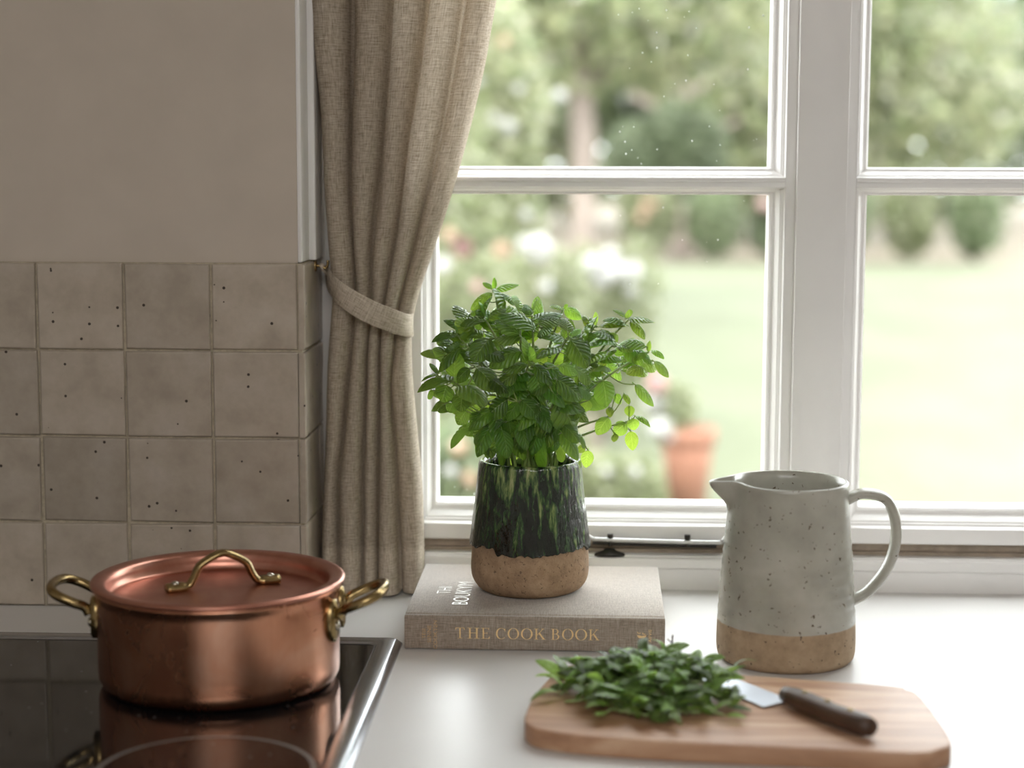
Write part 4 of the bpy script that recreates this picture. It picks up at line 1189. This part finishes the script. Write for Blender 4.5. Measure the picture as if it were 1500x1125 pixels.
def shrub(name, label, cat, px, dist, wd, ht, mat, n, size, seed, blooms=(), group=None, z0=None, stemh=.3):
    x = gxy(px, dist); c = Vector((x, dist, GZ)); root = empty(name, c); tag(root, label, cat, group)
    zb = GZ if z0 is None else z0
    r = random.Random(seed)
    ells = [(x, dist, zb + ht * .52, wd / 2, wd / 2 * .8, ht * .48)]
    for i in range(5):
        a = r.uniform(0, 2 * PI); ells.append((x + wd * .32 * math.cos(a), dist + wd * .25 * math.sin(a), zb + ht * r.uniform(.35, .8), wd * .25, wd * .22, ht * .25))
    tag(mk('foliage', *cloud(ells, n, size, seed), mat, root), kind='stuff')
    mk('stem', *tube([(x, dist, GZ - .02), (x + .02, dist, zb + ht * .3), (x - .03, dist, zb + ht * .6)], [wd * .03 + .012, wd * .025 + .008, .006], 8), M['bark'], root, True)
    for i, (bx, by, br, bm) in enumerate(blooms):
        p = ony(bx, by, dist - wd * .38); bloom(root, p, br, M[bm], seed * 31 + i)
    return root
def tree(name, label, px, dist, tr, th, ells, mat, n, size, seed, group='trees at the end of the garden'):
    x = gxy(px, dist); root = empty(name, (x, dist, GZ)); tag(root, label, 'tree', group)
    mk('trunk', *tube(spline([(x, dist, GZ - .05), (x + tr * .3, dist, GZ + th * .35), (x - tr * .2, dist, GZ + th * .7), (x + tr * .1, dist, GZ + th)], 4), [tr * 1.25, tr * 1.1] + [tr] * 6 + [tr * .8] * 5, 12), M['bark'], root, True)
    for k, sgn in ((.55, 1), (.7, -1), (.85, 1)):
        mk('branch', *tube([(x, dist, GZ + th * k), (x + sgn * th * .16, dist + .2, GZ + th * (k + .12)), (x + sgn * th * .32, dist + .1, GZ + th * (k + .2))], [tr * .5, tr * .35, tr * .15], 8), M['bark'], root, True)
    tag(mk('crown', *cloud([(x + a, dist + b, c, d, e_, f_) for a, b, c, d, e_, f_ in ells], n, size, seed), mat, root), kind='stuff')
    return root
struct(box('ground', -60, 60, 2.3, 90, GZ - .3, GZ - .004, M['bed']))
lw = prism([(gxy(860, 7.5), 7.5), (14, 7.5), (14, 33.5), (gxy(900, 33.5), 33.5), (gxy(905, 20), 20), (gxy(890, 13), 13)], GZ - .05, GZ, 'lawn', M['lawn']); struct(lw)
struct(box('house_wall', -6, 7, 2.26, 2.3, GZ - .02, -.05, M['plaster']))
# trees and hedge behind the lawn
tree('garden_tree', 'tree with a bare grey trunk standing behind the white roses', 851, 23, .15, 5.0, [(.0, 0, 4.0, 2.6, 2.0, 1.9), (-1.4, .5, 3.2, 1.4, 1.2, 1.0), (1.6, .4, 3.0, 1.5, 1.2, 1.0)], M['fol_pale'], 5200, .13, 1)
tree('garden_tree', 'tall pale broadleaf tree beyond the lawn hedge', 1010, 48, .3, 7.0, [(0, 0, 1.2, 3.0, 2.2, 1.7), (0, 0, 5.2, 3.8, 2.5, 3.2), (-2.5, 0, 3.4, 2, 2, 1.6), (2.2, 0, 3.2, 2.0, 2, 1.8)], M['fol_mid'], 9000, .2, 2)
tree('garden_tree', 'wide pale green tree beyond the hedge behind the jug', 1180, 42, .3, 7.0, [(0, 0, 1.2, 2.6, 2.2, 1.7), (0, 0, 5.0, 3.6, 2.5, 3.4), (-1.8, 0, 3.0, 1.8, 2, 1.8), (2.8, 0, 3.0, 2.4, 2, 2.4)], M['fol_pale'], 9000, .2, 3)
tree('garden_tree', 'mid green tree beyond the hedge at the far lawn corner', 1400, 55, .3, 7.0, [(0, 0, 1.2, 3.6, 2.2, 1.7), (0, 0, 4.8, 3.6, 2.5, 3.6), (2.8, 0, 3.0, 2.4, 2, 2.4)], M['fol_mid'], 9000, .2, 4)
tree('garden_tree', 'pale yellow-green tree rising behind the flowering wall shrub', 700, 53, .28, 7.0, [(0, 0, 1.0, 3.4, 2.2, 1.6), (2.2, 0, 1.0, 2.0, 1.6, 1.5), (0, 0, 5.0, 3.4, 2.5, 3.6), (-2.6, 0, 3.0, 2.4, 2, 2.4), (2.4, 0, 3.2, 1.8, 2, 2)], M['fol_pale'], 9000, .2, 5)
tree('garden_tree', 'leafy tree standing beyond the roses beside the curtain', 520, 38, .28, 7.0, [(0, 0, 4.6, 3.6, 2.5, 3.6)], M['fol_mid'], 6000, .2, 6)
tree('garden_tree', 'rounded green tree far beyond the bare flower bed', 330, 44, .3, 7.0, [(0, 0, 4.6, 3.4, 2.5, 3.4), (0, 0, 1.2, 3.0, 2.2, 1.7)], M['fol_pale'], 6000, .2, 8)
tree('conifer', 'dark evergreen tree between the pale trees behind the hedge', 1000, 36.5, .2, 3.6, [(0, 0, 1.5, .9, .8, 1.0), (-.8, 0, 1.3, .7, .7, .8)], M['fol_dark'], 6500, .12, 7, None)
for i, (px, hh_, wd_, mt, lab, bl) in enumerate(((950, 1.55, 1.05, 'fol_rose', 'rounded hedge shrub with peach flowers behind the lawn', ((950, 300, .17, 'peach_petal'), (940, 318, .13, 'peach_petal'))),
        (1048, 1.45, 1.05, 'fol_mid', 'plain green hedge shrub at the far edge of the lawn', ()),
        (1142, 1.5, 1.05, 'fol_dark', 'darker green hedge shrub at the far edge of the lawn', ((1120, 300, .16, 'pink_petal'),)),
        (1238, 1.6, 1.05, 'fol_mid', 'broad hedge shrub at the lawn edge behind the jug', ()),
        (1335, 1.7, 1.05, 'fol_rose', 'pale hedge shrub beyond the lawn near the right casement', ()),
        (1432, 1.7, 1.05, 'fol_mid', 'tall hedge shrub at the outer corner of the lawn', ()))):
    shrub('hedge_shrub', lab, 'shrub', px, 34.5, wd_, hh_, M[mt], 3600, .09, 40 + i, bl, 'hedge shrubs behind the lawn')
# flowering shrubs on the left, near to far
shrub('flowering_shrub', 'tall pale shrub with pink and white blossom climbing beside the curtain', 'shrub', 690, 15, 1.3, 3.5, M['fol_pale'], 5200, .055, 60,
      ((745, 185, .07, 'white_petal'), (724, 175, .06, 'white_petal'), (760, 130, .05, 'white_petal'), (700, 60, .06, 'pink_petal'), (738, 60, .05, 'peach_petal'), (820, 140, .06, 'white_petal'), (770, 315, .06, 'white_petal'), (700, 120, .05, 'white_petal')))
shrub('flowering_shrub', 'leafy yellow-green shrub behind the pink roses', 'shrub', 600, 13.5, 1.5, 2.9, M['fol_rose'], 4200, .055, 61, ())
shrub('rose_bush', 'rose bush with pink and peach blooms by the window frame', 'rose bush', 690, 10.9, .7, 1.42, M['fol_rose'], 3600, .035, 62,
      ((678, 362, .075, 'pink_petal'), (660, 345, .05, 'peach_petal'), (735, 366, .06, 'peach_petal'), (650, 388, .055, 'white_petal'), (700, 420, .045, 'pink_petal')))
shrub('rose_bush', 'rose bush with one big white bloom behind the herb', 'rose bush', 795, 11.9, .7, 1.45, M['fol_rose'], 3400, .035, 63, ((790, 366, .105, 'white_petal'), (770, 358, .06, 'white_petal'), (800, 420, .05, 'white_petal')))
shrub('rose_bush', 'rose bush covered in white blooms beside the lawn', 'rose bush', 888, 12.9, .78, 1.38, M['fol_rose'], 3400, .035, 64,
      ((868, 388, .09, 'white_petal'), (900, 396, .10, 'white_petal'), (925, 396, .085, 'white_petal'), (895, 372, .06, 'white_petal'), (880, 410, .08, 'white_petal'), (925, 425, .05, 'white_petal')))
shrub('low_shrub', 'low leafy plant in the bed below the left window corner', 'shrub', 675, 9.0, .6, .72, M['fol_mid'], 2600, .03, 65, ((660, 690, .035, 'white_petal'), (690, 700, .05, 'peach_petal'), (672, 655, .05, 'peach_petal')))
shrub('low_shrub', 'low leafy plant in the bed behind the green pot', 'shrub', 770, 9.9, .7, .66, M['fol_rose'], 2600, .03, 66, ())
shrub('low_shrub', 'low pale plant in the bed beside the terracotta pot', 'shrub', 905, 9.2, .5, .5, M['fol_rose'], 2600, .028, 67, ((890, 690, .03, 'white_petal'), (930, 690, .03, 'white_petal')))
shrub('flowering_shrub', 'broad leafy shrub at the far side of the flower bed', 'shrub', 470, 22, 2.0, 2.2, M['fol_mid'], 4000, .07, 68, ())
shrub('flowering_shrub', 'pale rounded shrub at the outer end of the flower bed', 'shrub', 300, 20, 2.0, 1.9, M['fol_rose'], 4000, .07, 69, ())
# terracotta pot with roses
tp = onz(1006, 742, GZ); tp.z = GZ
pot = empty('terracotta_pot', tp); tag(pot, 'terracotta flower pot standing at the edge of the lawn', 'flower pot')
q = tp.y / FPX; ph = 118 * q; r1 = 41 * q; r0 = 27 * q
mk('pot_body', *lathe([(0, 0), (r0, 0), (r1 * .9, ph * .78), (r1 * .9, ph * .8), (r1, ph * .8), (r1 * 1.02, ph * .98), (r1, ph), (r1 * .88, ph), (r1 * .86, ph * .9), (0, ph * .88)], tp, 40), M['terracotta'], pot, True)
fl = empty('potted_rose', (tp.x, tp.y, GZ + ph * .88)); tag(fl, 'rose with white and pink blooms growing in the terracotta pot', 'rose bush')
tag(mk('foliage', *cloud([(tp.x - .1, tp.y, GZ + ph * 1.25, .16, .14, .16)], 420, .03, 70), M['fol_rose'], fl), kind='stuff')
mk('stem', *tube([(tp.x, tp.y, GZ + ph * .86), (tp.x - .05, tp.y, GZ + ph * 1.3)], .01, 6), M['bark'], fl, True)
for i, (bx, by, br, bm) in enumerate(((962, 562, .075, 'pink_petal'), (958, 592, .07, 'white_petal'), (968, 627, .08, 'white_petal'), (985, 640, .045, 'white_petal'))):
    bloom(fl, ony(bx, by, tp.y - .1), br, M[bm], 500 + i)
